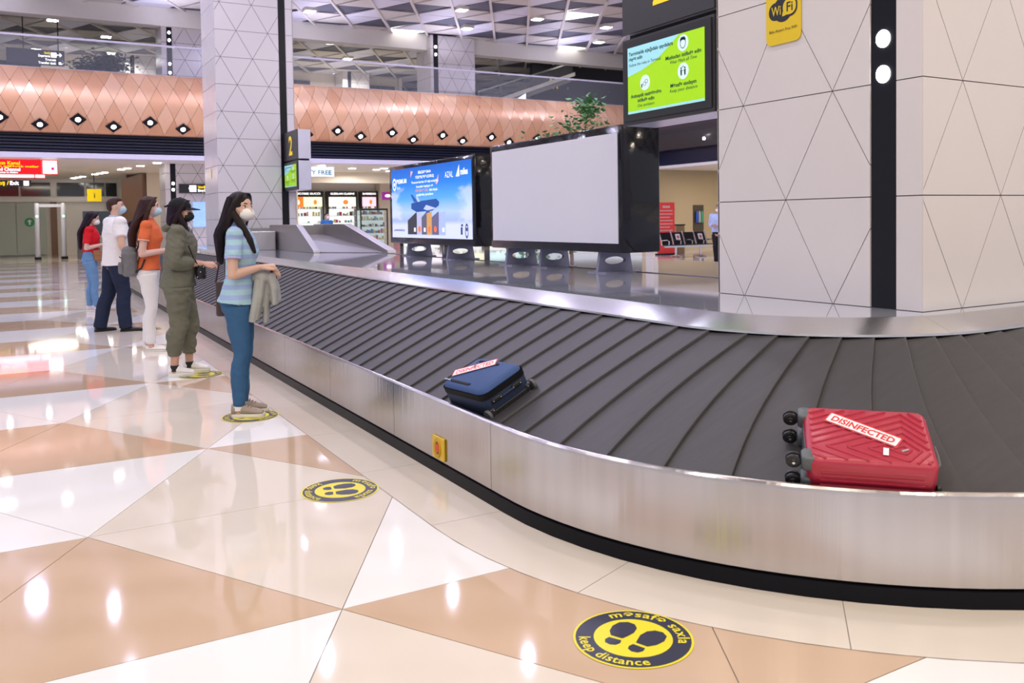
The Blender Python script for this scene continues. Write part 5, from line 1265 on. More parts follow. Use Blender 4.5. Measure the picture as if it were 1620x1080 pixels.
            q = MB()
            if low: stations = [(-0.098, .028, .050), (-0.06, .033, .055), (-0.02, .034, .042), (0.05, .040, .036), (0.10, .042, .030), (0.135, .030, .020)]
            else: stations = [(-0.100, .026, .082), (-0.07, .034, .098), (-0.03, .036, .092), (0.01, .036, .076), (0.06, .041, .056), (0.10, .042, .046), (0.135, .030, .034)]
            rg = []
            for y, ww, hh in stations:
                ww *= w / 0.046; y *= (L1 - L0) / 0.255
                rg.append([Vector((ww * 1.08 * math.cos(a) * (1 if math.sin(a) < 0.3 else 0.86), y, thick - 0.004 + max(0, hh * (0.5 + 0.5 * math.sin(a)) - (thick - 0.02) * 0.4))) for a in [2 * PI * j / 16 for j in range(16)]])
            q.loft(rg); xf(q, FM); sho = remesh(q, 'shoe', shoe['mat'], max(0.005, voxel * 0.8), t, 2)
            if shoe.get('lace'):
                q = MB()
                for j in range(4):
                    y = 0.005 + j * 0.020; z = 0.102 - j * 0.0115; q.tube([(-0.024, y, z - 0.006), (0, y + 0.006, z + 0.002), (0.024, y, z - 0.006)], 0.0035, 6)
                xf(q, FM).build('laces', shoe['lace'], sho)
            if shoe.get('sock'):
                q = MB(); q.tube([ank[i] - Vector((0, 0.0, 0.03)), ank[i] + Vector((0, 0, 0.028))], [0.043, 0.040], 14); q.build('sock', shoe['sock'], t, smooth=True)
    if extras: extras(t, Hm, arms, sh)
    return t

m_jean = cloth('denim_blue', (0.040, 0.115, 0.24), 0.8, 0.5, 12, 0.16); m_jean_l = cloth('denim_light', (0.13, 0.26, 0.46), 0.8, 0.5, 12, 0.2); m_jean_d = cloth('denim_dark', (0.016, 0.024, 0.055), 0.8, 0.5, 10, 0.2)
m_wht = cloth('white_cotton', (0.80, 0.78, 0.80), 0.8, 0.5, 9, 0.02); m_mask_w = M('mask_white', (0.80, 0.79, 0.76), 0.7, bump=0.15, bscale=40); m_mask_b = M('mask_blue', (0.42, 0.62, 0.74), 0.7, bump=0.3, bscale=50, stretch=(0.3, 0.3, 3)); m_mask_k = M('mask_black', (0.012, 0.012, 0.013), 0.75)
m_sole_w = M('sole_white', (0.78, 0.76, 0.73), 0.5)

# woman in the striped polo shirt
def ex1(t, Hm, arms, sh):
    q = MB(); q.box((-0.002, 0.0, 0), (0.002, 0.0, 0))
    b = MB()
    for s in (1, -1):   # hip pockets
        b.add([(s * 0.035, -0.142, 0.90), (s * 0.110, -0.120, 0.905), (s * 0.108, -0.125, 0.80), (s * 0.072, -0.142, 0.785), (s * 0.036, -0.145, 0.80)], [(0, 1, 2, 3, 4)])
A1 = [((0.215, -0.015, 1.085), (0.085, 0.165, 1.135), (-0.35, 0.9, 0.10), (0.15, 0.0, 1), 0.75), ((-0.205, 0.0, 1.085), (-0.055, 0.185, 1.105), (0.45, 0.85, -0.05), (-0.3, 0.1, 1), 0.8)]
w1 = (-6.86, -0.62, 0.0027)
person('woman with long dark hair in striped blue polo shirt and jeans', w1, math.radians(-22), 1.735, feet=[(0.088, 0.03, -0.05), (-0.088, 0.03, 0.08)], arms=A1, head=(math.radians(-34), math.radians(-5)), skin=(0.66, 0.42, 0.32),
       hair=dict(style='long', len=1.20, back=-0.135, w=0.95, locks=[[(0.080, 0.012, 1.56), Vector((0.105, 0.045, 1.44)), Vector((0.105, 0.095, 1.34)), Vector((0.095, 0.130, 1.25))]]), haircol=(0.016, 0.010, 0.010),
       top=dict(name='polo_shirt', mat=striped('polo_stripes', (0.34, 0.45, 0.72), (0.38, 0.60, 0.70), 0.075), hem=0.865, sleeve=0.58, ease=0.014, flare=0.014, sleevew=1.02, collar=cloth('polo_collar', (0.16, 0.22, 0.40)), cuff=cloth('polo_cuff', (0.42, 0.46, 0.75))),
       legs=dict(name='jeans', mat=m_jean, waist=0.89, prof=(0.092, 0.084, 0.057, 0.058, 0.044), end=0.085), shoe=dict(mat=M('trainer_beige', (0.36, 0.29, 0.24), 0.7, bump=0.2, bscale=80), sole=m_sole_w, lace=M('lace_brown', (0.20, 0.15, 0.12), 0.7), sock=m_wht), mask=(m_mask_w, 'cup'), voxel=0.006)
def local(loc, rz, k, p):
    v = Matrix.Rotation(rz, 4, 'Z') @ (Vector(p) * k); return (loc[0] + v.x, loc[1] + v.y, loc[2] + v.z)
# jacket carried over her wrist
def jacket():
    t = thing('jacket', 'light grey jacket hanging folded from the hands of the polo shirt woman', 'jacket', local(w1, math.radians(-22), 1.02, (-0.01, 0.165, 1.06)), math.radians(-22))
    q = MB(); rnd = random.Random(2)
    q.ell((0.02, 0.0, 0.0), (0.09, 0.09, 0.06), 14, 8)
    for (x0, y0, x1, y1, L, r0, r1) in ((-0.06, -0.02, -0.07, -0.05, 0.30, 0.045, 0.055), (0.0, 0.03, 0.0, 0.02, 0.36, 0.05, 0.055), (0.06, 0.01, 0.07, -0.04, 0.33, 0.045, 0.05), (0.03, 0.07, 0.05, 0.10, 0.22, 0.05, 0.055), (-0.03, 0.07, -0.02, 0.12, 0.20, 0.045, 0.045)):
        q.tube([(x0, y0, 0.02), ((x0 + x1) / 2 + 0.012, (y0 + y1) / 2 + 0.01, -L * 0.45), (x1, y1, -L)], [(r0, r0 * 0.7), (r0 * 1.1, r0 * 0.6), (r1 * 1.15, r1 * 0.45)], 14)
    remesh(q, 'cloth', cloth('grey_jacket', (0.38, 0.39, 0.37), 0.85, 0.8, 12), 0.007, t, 3)
    b = MB(); b.tube([(0.075, -0.02, -0.02), (0.10, -0.03, -0.14), (0.115, -0.055, -0.27), (0.105, -0.07, -0.34)], [0.03, 0.032, 0.03, 0.032], 12); b.build('sleeve', cloth('grey_jacket_sleeve', (0.40, 0.41, 0.39)), t, smooth=True)
jacket()
def bag1():
    t = thing('shoulder_bag', 'slim dark brown bag hanging behind the polo shirt woman', 'bag', local(w1, math.radians(-22), 1.02, (-0.12, -0.165, 0.75)), math.radians(-22))
    q = MB(); q.rbox((-0.035, -0.04, 0.0), (0.035, 0.045, 0.28), 0.03, 4); remesh(q, 'bag_body', M('brown_leather', (0.055, 0.030, 0.028), 0.45, var=0.2, bump=0.2, bscale=60), 0.006, t, 3)
    b = MB(); b.tube([(0, -0.04, 0.26), (-0.01, -0.01, 0.42), (-0.03, 0.07, 0.62), (-0.04, 0.12, 0.655)], 0.008, 6); b.tube([(0, 0.04, 0.26), (-0.01, 0.035, 0.42), (-0.03, 0.09, 0.62)], 0.008, 6); b.build('strap', M('brown_leather', (0.055, 0.03, 0.028)), t, smooth=True)
bag1()

# woman in the khaki overalls
w2 = (-9.045, -0.73, 0.0)
A2 = [((0.235, -0.03, 1.10), (0.10, 0.215, 1.075), (-0.25, 0.95, 0.0), (0.35, 0, 1), 0.6), ((-0.23, -0.03, 1.10), (-0.07, 0.215, 1.075), (0.3, 0.95, 0.0), (-0.35, 0, 1), 0.6)]
m_kh = cloth('khaki_cloth', (0.15, 0.15, 0.112), 0.7, 0.9, 8, 0.12)
def ex2(t, Hm, arms, sh):
    m_cap = cloth('cap_black', (0.010, 0.011, 0.015), 0.8, 0.3, 60)
    q = MB(); q.ell((0, -0.004, 1.628), (0.094, 0.107, 0.092), 26, 12, zmin=0.0); c = xf(q, Hm).build('cap_crown', m_cap, t, smooth=True)
    q = MB(); rows = []
    for z in (0.0, 0.006):
        for r_ in (0.55, 0.8, 1.0):
            rows.append([Vector((0.082 * math.sin(a) * (0.95 + 0.05 * r_), 0.055 + 0.15 * r_ * math.cos(a) * (0.9 if r_ == 1 else 0.8), 1.640 + z - 0.022 * r_ - 0.012 * (math.sin(a) ** 2))) for a in [(-1 + 2 * j / 12) * 1.35 for j in range(13)]])
    q.loft([rows[0], rows[1], rows[2], rows[5], rows[4], rows[3]], closed=False, caps=False); xf(q, Hm).build('cap_peak', m_cap, c, smooth=True)
    q = MB(); q.ell((0, -0.004, 1.72), (0.010, 0.010, 0.006), 8, 5); xf(q, Hm).build('cap_button', m_cap, c)
    q = MB(); q.tube([(-0.05, -0.105, 1.635), (-0.02, -0.135, 1.62), (0.02, -0.135, 1.62), (0.05, -0.105, 1.635)], 0.008, 6); xf(q, Hm).build('cap_strap', m_cap, c, smooth=True)
    q = MB(); q.capsule([(-0.105, 0.03, 1.435), (-0.10, -0.05, 1.44), (-0.06, -0.10, 1.435), (0, -0.118, 1.425), (0.06, -0.10, 1.435), (0.10, -0.05, 1.44), (0.105, 0.03, 1.435)], [0.022, 0.030, 0.038, 0.042, 0.038, 0.030, 0.022], 10); remesh(q, 'hood', m_kh, 0.008, t, 3)
    q = MB(); q.box((-0.003, 0.118, 0.96), (0.003, 0.124, 1.42)); q.build('zip', M('zip_black', (0.008, 0.008, 0.01)), t)
    for s in (0.035, -0.035):
        q = MB(); q.tube([(s, 0.085, 1.43), (s * 1.1, 0.125, 1.34), (s * 1.2, 0.135, 1.25)], 0.004, 6); q.build('drawstring', M('cord_khaki', (0.10, 0.10, 0.07)), t)
person('woman in khaki overalls with black baseball cap and black mask', w2, math.radians(-13), 1.745, width=1.15, feet=[(0.10, -0.02, -0.08), (-0.10, 0.10, 0.0)], knee=[(0.01, 0, 0), (-0.02, 0.03, 0)], arms=A2, head=(math.radians(-8), math.radians(-6)), skin=(0.58, 0.34, 0.25),
       hair=dict(style='long', len=1.40, back=-0.06, w=0.95, locks=[[(0.080, 0.02, 1.56), Vector((0.088, 0.045, 1.47)), Vector((0.080, 0.075, 1.39)), Vector((0.075, 0.085, 1.34))], [(-0.080, 0.02, 1.56), Vector((-0.088, 0.045, 1.47)), Vector((-0.080, 0.075, 1.36))]]), haircol=(0.020, 0.010, 0.014),
       top=dict(name='overall_top', mat=m_kh, hem=0.93, sleeve=1.62, ease=0.022, flare=0.0, sleevew=1.2, fill=(0.18, 0.15), wr=0.012), legs=dict(name='overall_legs', mat=m_kh, waist=1.02, ease=0.03, prof=(0.116, 0.106, 0.088, 0.086, 0.056), end=0.20, wr=0.014),
       shoe=dict(mat=M('trainer_white', (0.80, 0.78, 0.76), 0.6, bump=0.2, bscale=60), sole=m_sole_w, sole_h=0.036, lace=m_sole_w, sock=M('sock_black', (0.015, 0.015, 0.018), 0.8)), mask=(m_mask_k, 'flat'), voxel=0.007, extras=ex2)
def bag2():
    t = thing('crossbody_bag', 'small black glossy crossbody bag in front of the khaki overalls', 'bag', local(w2, math.radians(-13), 1.025, (0.03, 0.195, 0.93)), math.radians(-13))
    mk = M('black_leather', (0.010, 0.010, 0.014), 0.22, bump=0.15, bscale=40)
    q = MB(); q.rbox((-0.11, -0.05, 0.0), (0.11, 0.05, 0.15), 0.045, 5); remesh(q, 'bag_body', mk, 0.006, t, 4)
    b = MB(); b.tube([(0.10, -0.01, 0.12), (0.165, -0.06, 0.22), (0.185, -0.10, 0.34)], 0.007, 6); b.build('strap', mk, t, smooth=True)
    for x in (-0.05, 0.0, 0.05):
        b = MB(); b.ell((0.108, x * 0.6, 0.075 + x), (0.005, 0.007, 0.007), 8, 5); b.build('stud', M('chrome', (0.8, 0.8, 0.8)), t, smooth=True)
bag2()
b = MB(); b.rbox((-0.035, -0.07, -0.004), (0.035, 0.07, 0.004), 0.008, 3); ph = b.build('phone', M('phone_pink', (0.40, 0.16, 0.18), 0.25), None); ph.matrix_world = Matrix.Translation(local(w2, math.radians(-13), 1.025, (0.015, 0.315, 1.085))) @ Matrix.Rotation(math.radians(-13), 4, 'Z') @ Matrix.Rotation(0.25, 4, 'X'); tag(ph, 'flat pinkish phone held in the hands of the khaki overalls woman', 'phone')

# woman in the orange polo shirt
w3 = (-11.02, -0.77, 0.0)
A3 = [((0.205, -0.045, 1.075), (0.10, 0.20, 1.115), (-0.3, 0.95, 0.05), (0.25, 0, 1), 0.6), ((-0.205, -0.03, 1.08), (-0.07, 0.20, 1.10), (0.35, 0.9, 0.0), (-0.25, 0, 1), 0.6)]
m_or = cloth('orange_polo', (0.72, 0.155, 0.055), 0.8, 0.45, 9)
person('woman with very long brown hair in orange polo shirt and white trousers', w3, math.radians(-16), 1.83, feet=[(0.075, 0.045, -0.06), (-0.075, -0.01, 0.04)], arms=A3, head=(math.radians(4), math.radians(-3)), skin=(0.68, 0.44, 0.38),
       hair=dict(style='long', len=1.02, back=-0.165, w=1.0, sx=0.04), haircol=(0.050, 0.025, 0.018),
       top=dict(name='polo_shirt', mat=m_or, hem=0.90, sleeve=0.52, ease=0.012, flare=0.010, collar=cloth('collar_coral', (0.70, 0.10, 0.09)), cuff=cloth('cuff_peach', (0.75, 0.38, 0.30))),
       legs=dict(mat=m_wht, waist=0.925, prof=(0.092, 0.084, 0.062, 0.060, 0.054), end=0.085), shoe=dict(mat=M('flat_shoe_white', (0.80, 0.76, 0.72), 0.5), sole=m_sole_w, sole_h=0.014, low=True), mask=(m_mask_b, 'flat'), voxel=0.008)
def backpack():
    t = thing('backpack', 'grey fabric backpack hanging low on the orange polo woman', 'backpack', local(w3, math.radians(-16), 1.08, (0.07, -0.20, 0.83)), math.radians(-16) + 0.25)
    mg = cloth('backpack_grey', (0.17, 0.17, 0.18), 0.85, 0.8, 14, 0.25)
    q = MB(); q.rbox((-0.13, -0.08, 0.0), (0.13, 0.09, 0.30), 0.07, 5); q.ell((0, 0.0, 0.30), (0.12, 0.08, 0.06), 16, 8); remesh(q, 'sack', mg, 0.009, t, 5)
    q = MB(); q.rbox((-0.10, -0.115, 0.03), (0.10, -0.06, 0.17), 0.03, 4); remesh(q, 'front_pocket', mg, 0.009, t, 4)
    b = MB(); b.tube([(0.08, 0.07, 0.29), (0.12, 0.13, 0.42), (0.10, 0.19, 0.50)], 0.012, 8); b.build('shoulder_strap', M('strap_black', (0.015, 0.015, 0.02), 0.7), t, smooth=True)
    b = MB(); b.tube([(0.11, 0.06, 0.05), (0.15, 0.12, 0.10), (0.15, 0.16, 0.20)], 0.010, 8); b.build('side_strap', M('strap_black', (0.015, 0.015, 0.02), 0.7), t, smooth=True)
    b = MB(); b.tube([(-0.11, -0.088, 0.22), (0.0, -0.10, 0.235), (0.11, -0.088, 0.22)], 0.005, 6); b.build('zip', M('zip_black', (0.008, 0.008, 0.01)), t)
backpack()

# man in the white shirt
w4 = (-13.35, -0.93, 0.0)
A4 = [((0.285, -0.02, 1.10), (0.265, 0.10, 0.90), (-0.15, 0.55, -0.9), (1, 0.2, 0), 0.7), ((-0.275, 0.0, 1.12), (-0.15, 0.20, 1.05), (0.6, 0.7, 0.0), (0, 0, 1), 0.6)]
person('stocky man in white short sleeved shirt and dark jeans seen from behind', w4, math.radians(12), 1.89, rings=MAL, width=1.10, female=False, feet=[(0.13, 0.10, -0.30), (-0.13, -0.14, 0.10)], arms=A4, head=(math.radians(-22), 0), skin=(0.66, 0.38, 0.32), hair=dict(style='short'), haircol=(0.045, 0.020, 0.016),
       top=dict(name='polo_shirt', mat=m_wht, hem=0.84, sleeve=0.66, ease=0.022, flare=0.015, sleevew=1.12, fill=(0.19, 0.16), collar=cloth('collar_blue_grey', (0.45, 0.48, 0.62))), legs=dict(name='jeans', mat=m_jean_d, waist=0.88, ease=0.014, prof=(0.112, 0.104, 0.086, 0.086, 0.078), end=0.045),
       shoe=dict(mat=M('shoe_black', (0.012, 0.012, 0.014), 0.4), sole=M('sole_black', (0.01, 0.01, 0.01), 0.6), sole_h=0.02, low=True), mask=(m_mask_b, 'flat'), voxel=0.009)

# woman in the red top
w5 = (-16.6, -1.05, 0.0)
A5 = [((0.20, -0.05, 1.08), (0.10, 0.18, 1.135), (-0.35, 0.9, 0.15), (0.2, 0, 1), 0.7), ((-0.20, -0.03, 1.08), (-0.05, 0.19, 1.11), (0.4, 0.9, 0.1), (-0.2, 0, 1), 0.7)]
person('woman in red top and light blue jeans looking down, farthest in the queue', w5, math.radians(-8), 1.75, feet=[(0.085, 0.12, -0.45), (-0.085, 0.0, -0.1)], arms=A5, head=(math.radians(-6), math.radians(-18)), skin=(0.68, 0.42, 0.36),
       hair=dict(style='long', len=1.10, back=-0.15, w=1.0), haircol=(0.020, 0.011, 0.012), top=dict(name='top', mat=cloth('red_top', (0.62, 0.008, 0.018), 0.75, 0.5, 9), hem=0.98, sleeve=0.75, ease=0.022, flare=0.0, sleevew=1.1, fill=(0.145, 0.12)),
       legs=dict(name='jeans', mat=m_jean_l, waist=1.02, prof=(0.094, 0.088, 0.060, 0.060, 0.046), end=0.10), shoe=dict(mat=M('trainer_pale', (0.62, 0.62, 0.72), 0.6), sole=m_sole_w), mask=(m_mask_w, 'flat'), voxel=0.009)
def bag5():
    t = thing('crossbody_bag', 'small tan brown crossbody bag at the hip of the red top woman', 'bag', local(w5, math.radians(-8), 1.03, (0.12, 0.13, 0.86)), math.radians(-8)); mb_ = M('tan_leather', (0.28, 0.12, 0.05), 0.5)
    q = MB(); q.rbox((-0.03, -0.08, 0.0), (0.03, 0.08, 0.19), 0.025, 4); remesh(q, 'bag_body', mb_, 0.008, t, 3)
    b = MB(); b.box((0.028, -0.082, 0.10), (0.034, 0.082, 0.18)); b.build('flap', mb_, t, bevel=0.004)
    b = MB(); b.tube([(0.0, -0.07, 0.18), (0.03, -0.14, 0.24), (0.03, -0.20, 0.30)], 0.006, 6); b.build('strap', mb_, t)
bag5()

# people further away
person('dark haired person in black seen between the white shirt and the orange polo', (-27.2, 0.72, 0), math.radians(-30), 1.62, skin=(0.55, 0.34, 0.27), hair=dict(style='long', len=1.25, back=-0.12), top=dict(name='top', mat=cloth('black_top', (0.012, 0.011, 0.014)), hem=0.88, sleeve=0.5), legs=dict(mat=m_jean_d), shoe=dict(mat=m_mask_k, sole=m_sole_w), mask=(m_mask_w, 'flat'), voxel=0.016)
person('masked person in bright blue shirt standing behind the steel chute', (-32.0, 8.05, 0), math.radians(-70), 1.85, rings=MAL, female=False, skin=(0.55, 0.33, 0.27), hair=dict(style='short'), haircol=(0.05, 0.01, 0.015), top=dict(mat=cloth('blue_shirt', (0.03, 0.16, 0.45)), hem=0.86, sleeve=0.6), legs=dict(mat=m_jean_d), shoe=dict(mat=m_mask_k, sole=m_sole_w), mask=(m_mask_w, 'flat'), voxel=0.016)
A7 = [((0.24, -0.05, 1.10), (0.08, 0.20, 1.12), (-0.6, 0.6, 0.1), (0.2, 0, 1), 0.7), ((-0.25, -0.02, 1.08), (-0.08, 0.20, 1.10), (0.6, 0.6, 0.0), (-0.2, 0, 1), 0.7)]
person('man in pale blue shirt and black trousers half hidden by the right column', (-20.2, 16.9, 0), math.radians(205), 1.86, rings=MAL, width=1.1, female=False, arms=A7, skin=(0.50, 0.25, 0.21), hair=dict(style='short'), haircol=(0.12, 0.09, 0.09), top=dict(mat=cloth('pale_blue_shirt', (0.42, 0.52, 0.78)), hem=0.92, sleeve=1.55, ease=0.02, fill=(0.19, 0.15)), legs=dict(mat=cloth('black_trousers', (0.012, 0.012, 0.018)), waist=1.0, prof=(0.105, 0.096, 0.080, 0.08, 0.07), end=0.06), shoe=dict(mat=m_mask_k, sole=m_mask_k), mask=(m_mask_w, 'flat'), voxel=0.012)

# ------------------------------------------------------------------ signs and shop far behind
m_signk = M('sign_black', (0.014, 0.014, 0.02), 0.35); e_wh = E('sign_glow_white', (1, 1, 1), 1.6); e_ye = E('sign_glow_yellow', (1.0, 0.72, 0.0), 1.0); e_red = E('sign_glow_red', (0.80, 0.01, 0.02), 0.75)
def hung_sign(name, label, x, y0, y1, z0, z1, mat, letters, rods=None, ztop=3.95):
    """flat sign facing +x. letters: (material, text, size, y offset, z offset, fit)"""
    t = thing(name, label, 'sign', (x, y0, z0)); W, Hh = y1 - y0, z1 - z0
    b = MB(); b.box((-0.10, 0, 0), (0, W, Hh)); pl = b.build('panel', mat, t, bevel=0.01)
    pm = plane_mat((0.004, 0, 0), (0, 1, 0), (0, 0, 1)); groups = {}
    for m_, s, size, yo, zo, fit in letters:
        b = groups.setdefault(m_.name, (MB(), m_))[0]
        if s == '#sq': b.prism([(yo, zo), (yo + size, zo), (yo + size, zo + size), (yo, zo + size)], 0, 0.004)
        elif s == '#bar': b.prism([(yo, zo), (yo + fit, zo), (yo + fit, zo + size), (yo, zo + size)], 0, 0.004)
        elif s in ('#left', '#right'):
            f = -1 if s == '#left' else 1
            for poly in ([(0, 0.5), (0.45 * f, 0.95), (0.45 * f, 0.66)], [(0, .5), (.45 * f, .34), (.45 * f, .05)], [(0, 0.5), (.45 * f, .66), (.45 * f, .34)], [(0.3 * f, .58), (1.0 * f, .58), (1.0 * f, .42), (.3 * f, .42)]):
                f2 = 1 if s == '#left' else -1
                flat(b, [(yo + (-p[0] if s == '#left' else -p[0]) * size, zo + p[1] * size) for p in poly], 0.002)
        else: text(b, s, size, yo, zo, 0.002, bold=0.02, align='LEFT', fit=fit)
    for b, m_ in groups.values(): b.build('lettering', m_, pl, mat=pm)
    for y in rods or ():
        b = MB(); b.box((-0.07, y - 0.02, Hh), (-0.03, y + 0.02, ztop - z0)); b.build('hanger', m_signk, t)
    return t
e_pink = E('sign_pink', (0.8, 0.02, 0.25), 0.8)
t = hung_sign('customs_sign', 'red overhead customs channel sign with white suitcase symbol at far left', -36.0, -3.7, -1.38, 3.42, 3.93, e_red,
    [(e_ye, 'Qırmızı Kanal', 0.17, 0.62, 0.33, 1.02), (e_ye, 'Bəyan ediləcək mallar', 0.10, 0.62, 0.235, 1.62), (e_wh, 'Red Channel', 0.17, 0.86, 0.10, 0.78), (e_wh, 'Goods to declare', 0.08, 0.95, 0.02, 0.62)], rods=(2.25,), ztop=3.95)
b = MB(); b.box((-0.1, 2.34, -0.02), (0.01, 2.86, 0.52)); fr = b.build('symbol_frame', e_red, t, bevel=0.01)
b = MB(); b.box((0.011, 2.37, 0.01), (0.02, 2.83, 0.49)); b.build('symbol_board', e_wh, fr)
b = MB(); b.box((0.021, 2.64, 0.14), (0.03, 2.74, 0.25)); b.build('suitcase_symbol', e_pink, fr)
b = MB(); b.box((-0.06, -0.1, -0.155), (0.0, 2.45, -0.02)); lo = b.build('lower_strip', e_red, t)
b = MB(); b.box((0.001, -0.08, -0.135), (0.012, 2.08, -0.035)); b.build('strip_light', e_wh, lo)
b = MB(); b.box((0.001, 2.12, -0.135), (0.012, 2.42, -0.035)); b.build('strip_light', e_wh, lo)
hung_sign('exit_sign', 'black overhead exit sign with yellow and white lettering under the red one', -36.3, -3.7, -1.72, 2.98, 3.20, m_signk, [(e_ye, 'Çıxış /', 0.20, 0.72, 0.05, 0.55), (e_wh, 'Exit', 0.20, 1.30, 0.05, 0.28), (e_wh, '#sq', 0.17, 1.74, 0.025, 0)], rods=(0.3,), ztop=3.95)
hung_sign('departures_sign', 'black overhead departures sign upstairs with white arrow at upper left', -40.0, -2.4, -0.33, 8.06, 8.68, m_signk, [(e_wh, '#right', 0.2, 1.98, 0.34, 0), (e_wh, '#sq', 0.20, 1.58, 0.33, 0), (e_ye, 'Gediş', 0.13, 1.33, 0.46, 0.22), (e_wh, 'Departures', 0.14, 1.12, 0.33, 0.42), (e_wh, 'Tranzit', 0.12, 1.36, 0.19, 0.4), (e_wh, 'Transfer desk', 0.13, 1.12, 0.05, 0.64), (e_wh, '#sq', 0.09, 1.85, 0.06, 0)], rods=(0.6, 1.85), ztop=10.3)
hung_sign('information_sign', 'square yellow information sign hanging by the timber wall', -44.4, 0.62, 1.22, 2.62, 3.20, M('sign_yellow_flat', (0.80, 0.58, 0.0), 0.4, emit=0.3), [(m_signk, 'i', 0.34, 0.27, 0.17, 0.045)], rods=(0.3,), ztop=3.95)
hung_sign('exchange_sign', 'black money exchange sign with white arrow on the far left column', -36.86, 3.5, 4.78, 2.76, 3.13, m_signk, [(e_wh, '#left', 0.28, 0.36, 0.05, 0), (e_wh, '#sq', 0.26, 0.40, 0.055, 0), (e_ye, 'Valyuta Mübadiləsi', 0.15, 0.72, 0.20, 0.54), (e_wh, 'Money Exchange', 0.15, 0.72, 0.06, 0.54)])
t = thing('information_poster', 'pale blue poster board on the far column behind the cap woman', 'poster', (-36.9, 4.02, 1.38))
b = MB(); b.box((-0.06, 0, 0), (0, 0.74, 1.02)); b.build('sheet', E('poster_blue', (0.32, 0.52, 0.85), 0.65, var=0.15), t)
t = thing('pink_banner', 'bright pink roll-up banner beside the far left column', 'banner', (-38.9, 3.05, 0.0))
b = MB(); b.box((-0.02, 0.0, 0.05), (0.02, 0.5, 2.4)); b.build('sheet', M('banner_pink', (0.75, 0.05, 0.16), 0.5), t); b = MB(); b.box((-0.15, 0, 0), (0.15, 0.5, 0.05)); b.build('base', m_black, t)
t = hung_sign('shop_sign', 'pale hanging shop sign with blue lettering beside the numbered column sign', -37.0, 8.02, 10.02, 3.50, 3.93, E('sign_pale', (0.80, 0.88, 0.92), 0.55), [(E('sign_blue', (0.03, 0.16, 0.34), 0.1), 'DUTY FREE', 0.27, 0.36, 0.09, 1.50)], rods=(0.3, 1.7), ztop=3.95)
b = MB(); b.box((-0.003, -0.05, -0.11), (0.003, 0.05, 0.11)); o = b.build('small_sign', M('sign_yellow', (0.78, 0.56, 0.01)), None); o.matrix_world = Matrix.Translation((-22.4, 2.074, 2.75)) @ Matrix.Rotation(PI / 2, 4, 'Z'); tag(o, 'small upright yellow notice on the side of the lilac column', 'sign')
# golden arches high on the dark wall
t = thing('arches_sign', 'small golden double arch emblem on the dark upstairs wall', 'sign', (-40.68, 23.9, 8.75)); mg = E('arch_gold', (0.75, 0.45, 0.03), 0.6)
for s in (-1, 1):
    b = MB(); b.tube([(0.03, s * 0.14 + 0.13 * math.cos(a), 0.52 * math.sin(a)) for a in [PI * k / 12 for k in range(13)]], 0.035, 8); b.build('arch', mg, t, smooth=True)
# shop
plate('wall_shop', (-45.0, 9.5, 0), (-44.7, 25.0, 3.95), m_offwhite); plate('wall_shop_side', (-45.0, 9.3, 0), (-41.0, 9.5, 3.95), m_beige)
plate('trim_8', (-41.3, 9.5, 3.42), (-41.0, 25.0, 3.95), m_beige)
sh_white = E('shop_shelf_light', (0.90, 0.93, 0.92), 0.75); sh_black = M('shop_black', (0.012, 0.012, 0.014), 0.3)
rnd = random.Random(11)
prod = [M('product_%d' % i, c, 0.4) for i, c in enumerate(((0.7, 0.7, 0.7), (0.05, 0.05, 0.06), (0.65, 0.45, 0.10), (0.5, 0.05, 0.12), (0.08, 0.25, 0.5), (0.75, 0.72, 0.2), (0.25, 0.5, 0.5), (0.8, 0.55, 0.5)))]
def shop_unit(y0, y1, label, head, panels):
    t = thing('shop_unit', label, 'shelf', (-44.7, y0, 0)); W = y1 - y0; inv = Matrix.Identity(4)
    b = MB(); b.box((0, 0.0, 0.0), (0.05, W, 2.30)); b.build('back_panel', sh_white, t)
    for y in (0.0, W - 0.07):
        b = MB(); b.box((0, y, 0), (0.42, y + 0.07, 3.13)); b.build('side_post', sh_black, t)
    b = MB(); b.box((0, 0.07, 2.84), (0.42, W - 0.07, 3.13)); h = b.build('header', sh_black, t)
    if head:
        b = MB(); text(b, head, 0.14, 0, 0, 0, bold=0.02, fit=W * 0.8); b.build('lettering', e_wh, h, mat=plane_mat((0.424, W / 2, 2.95), (0, 1, 0), (0, 0, 1)))
    yy = 0.07
    for col, fr in panels:
        wd = (W - 0.14) * fr; b = MB(); b.box((0.30, yy + 0.01, 2.32), (0.38, yy + wd - 0.01, 2.82)); lb = b.build('lightbox', E('lightbox_%s' % '_'.join('%d' % int(c * 100) for c in col), col, 1.1, var=0.25), t); yc = yy + wd / 2
        b = MB(); acc = (0.85, 0.25, 0.05) if col[1] > 0.5 else (1.0, 0.9, 0.8); b.ell((0.383, yc + wd * 0.12, 2.55), (0.004, wd * 0.10, 0.13), 12, 6); b.build('picture', E('lightbox_accent_%d' % int(acc[1] * 100), acc, 0.8), lb); yy += wd
    k = 0
    for z in (0.35, 0.75, 1.12, 1.48, 1.84, 2.22):
        b = MB(); b.box((0.02, 0.07, z - 0.025), (0.40, W - 0.07, z)); sf = b.build('shelf', M('shelf_white', (0.75, 0.78, 0.78), 0.4), t)
        pb = MB(); y = 0.14
        while y < W - 0.2:
            w = rnd.uniform(0.05, 0.12); pb.cur = rnd.randrange(8)
            if rnd.random() < 0.75: pb.box((0.2, y, z), (0.32, y + w, z + rnd.uniform(0.08, 0.24)))
            y += w + rnd.uniform(0.02, 0.10)
        o = pb.build('products', prod, sf); o['kind'] = 'stuff'
shop_unit(9.95, 11.80, 'black framed lit shop shelf with orange lightbox, behind the chute', 'LANCOME GUCCI', [((0.90, 0.18, 0.02), 0.42), ((0.80, 0.85, 0.55), 0.58)])
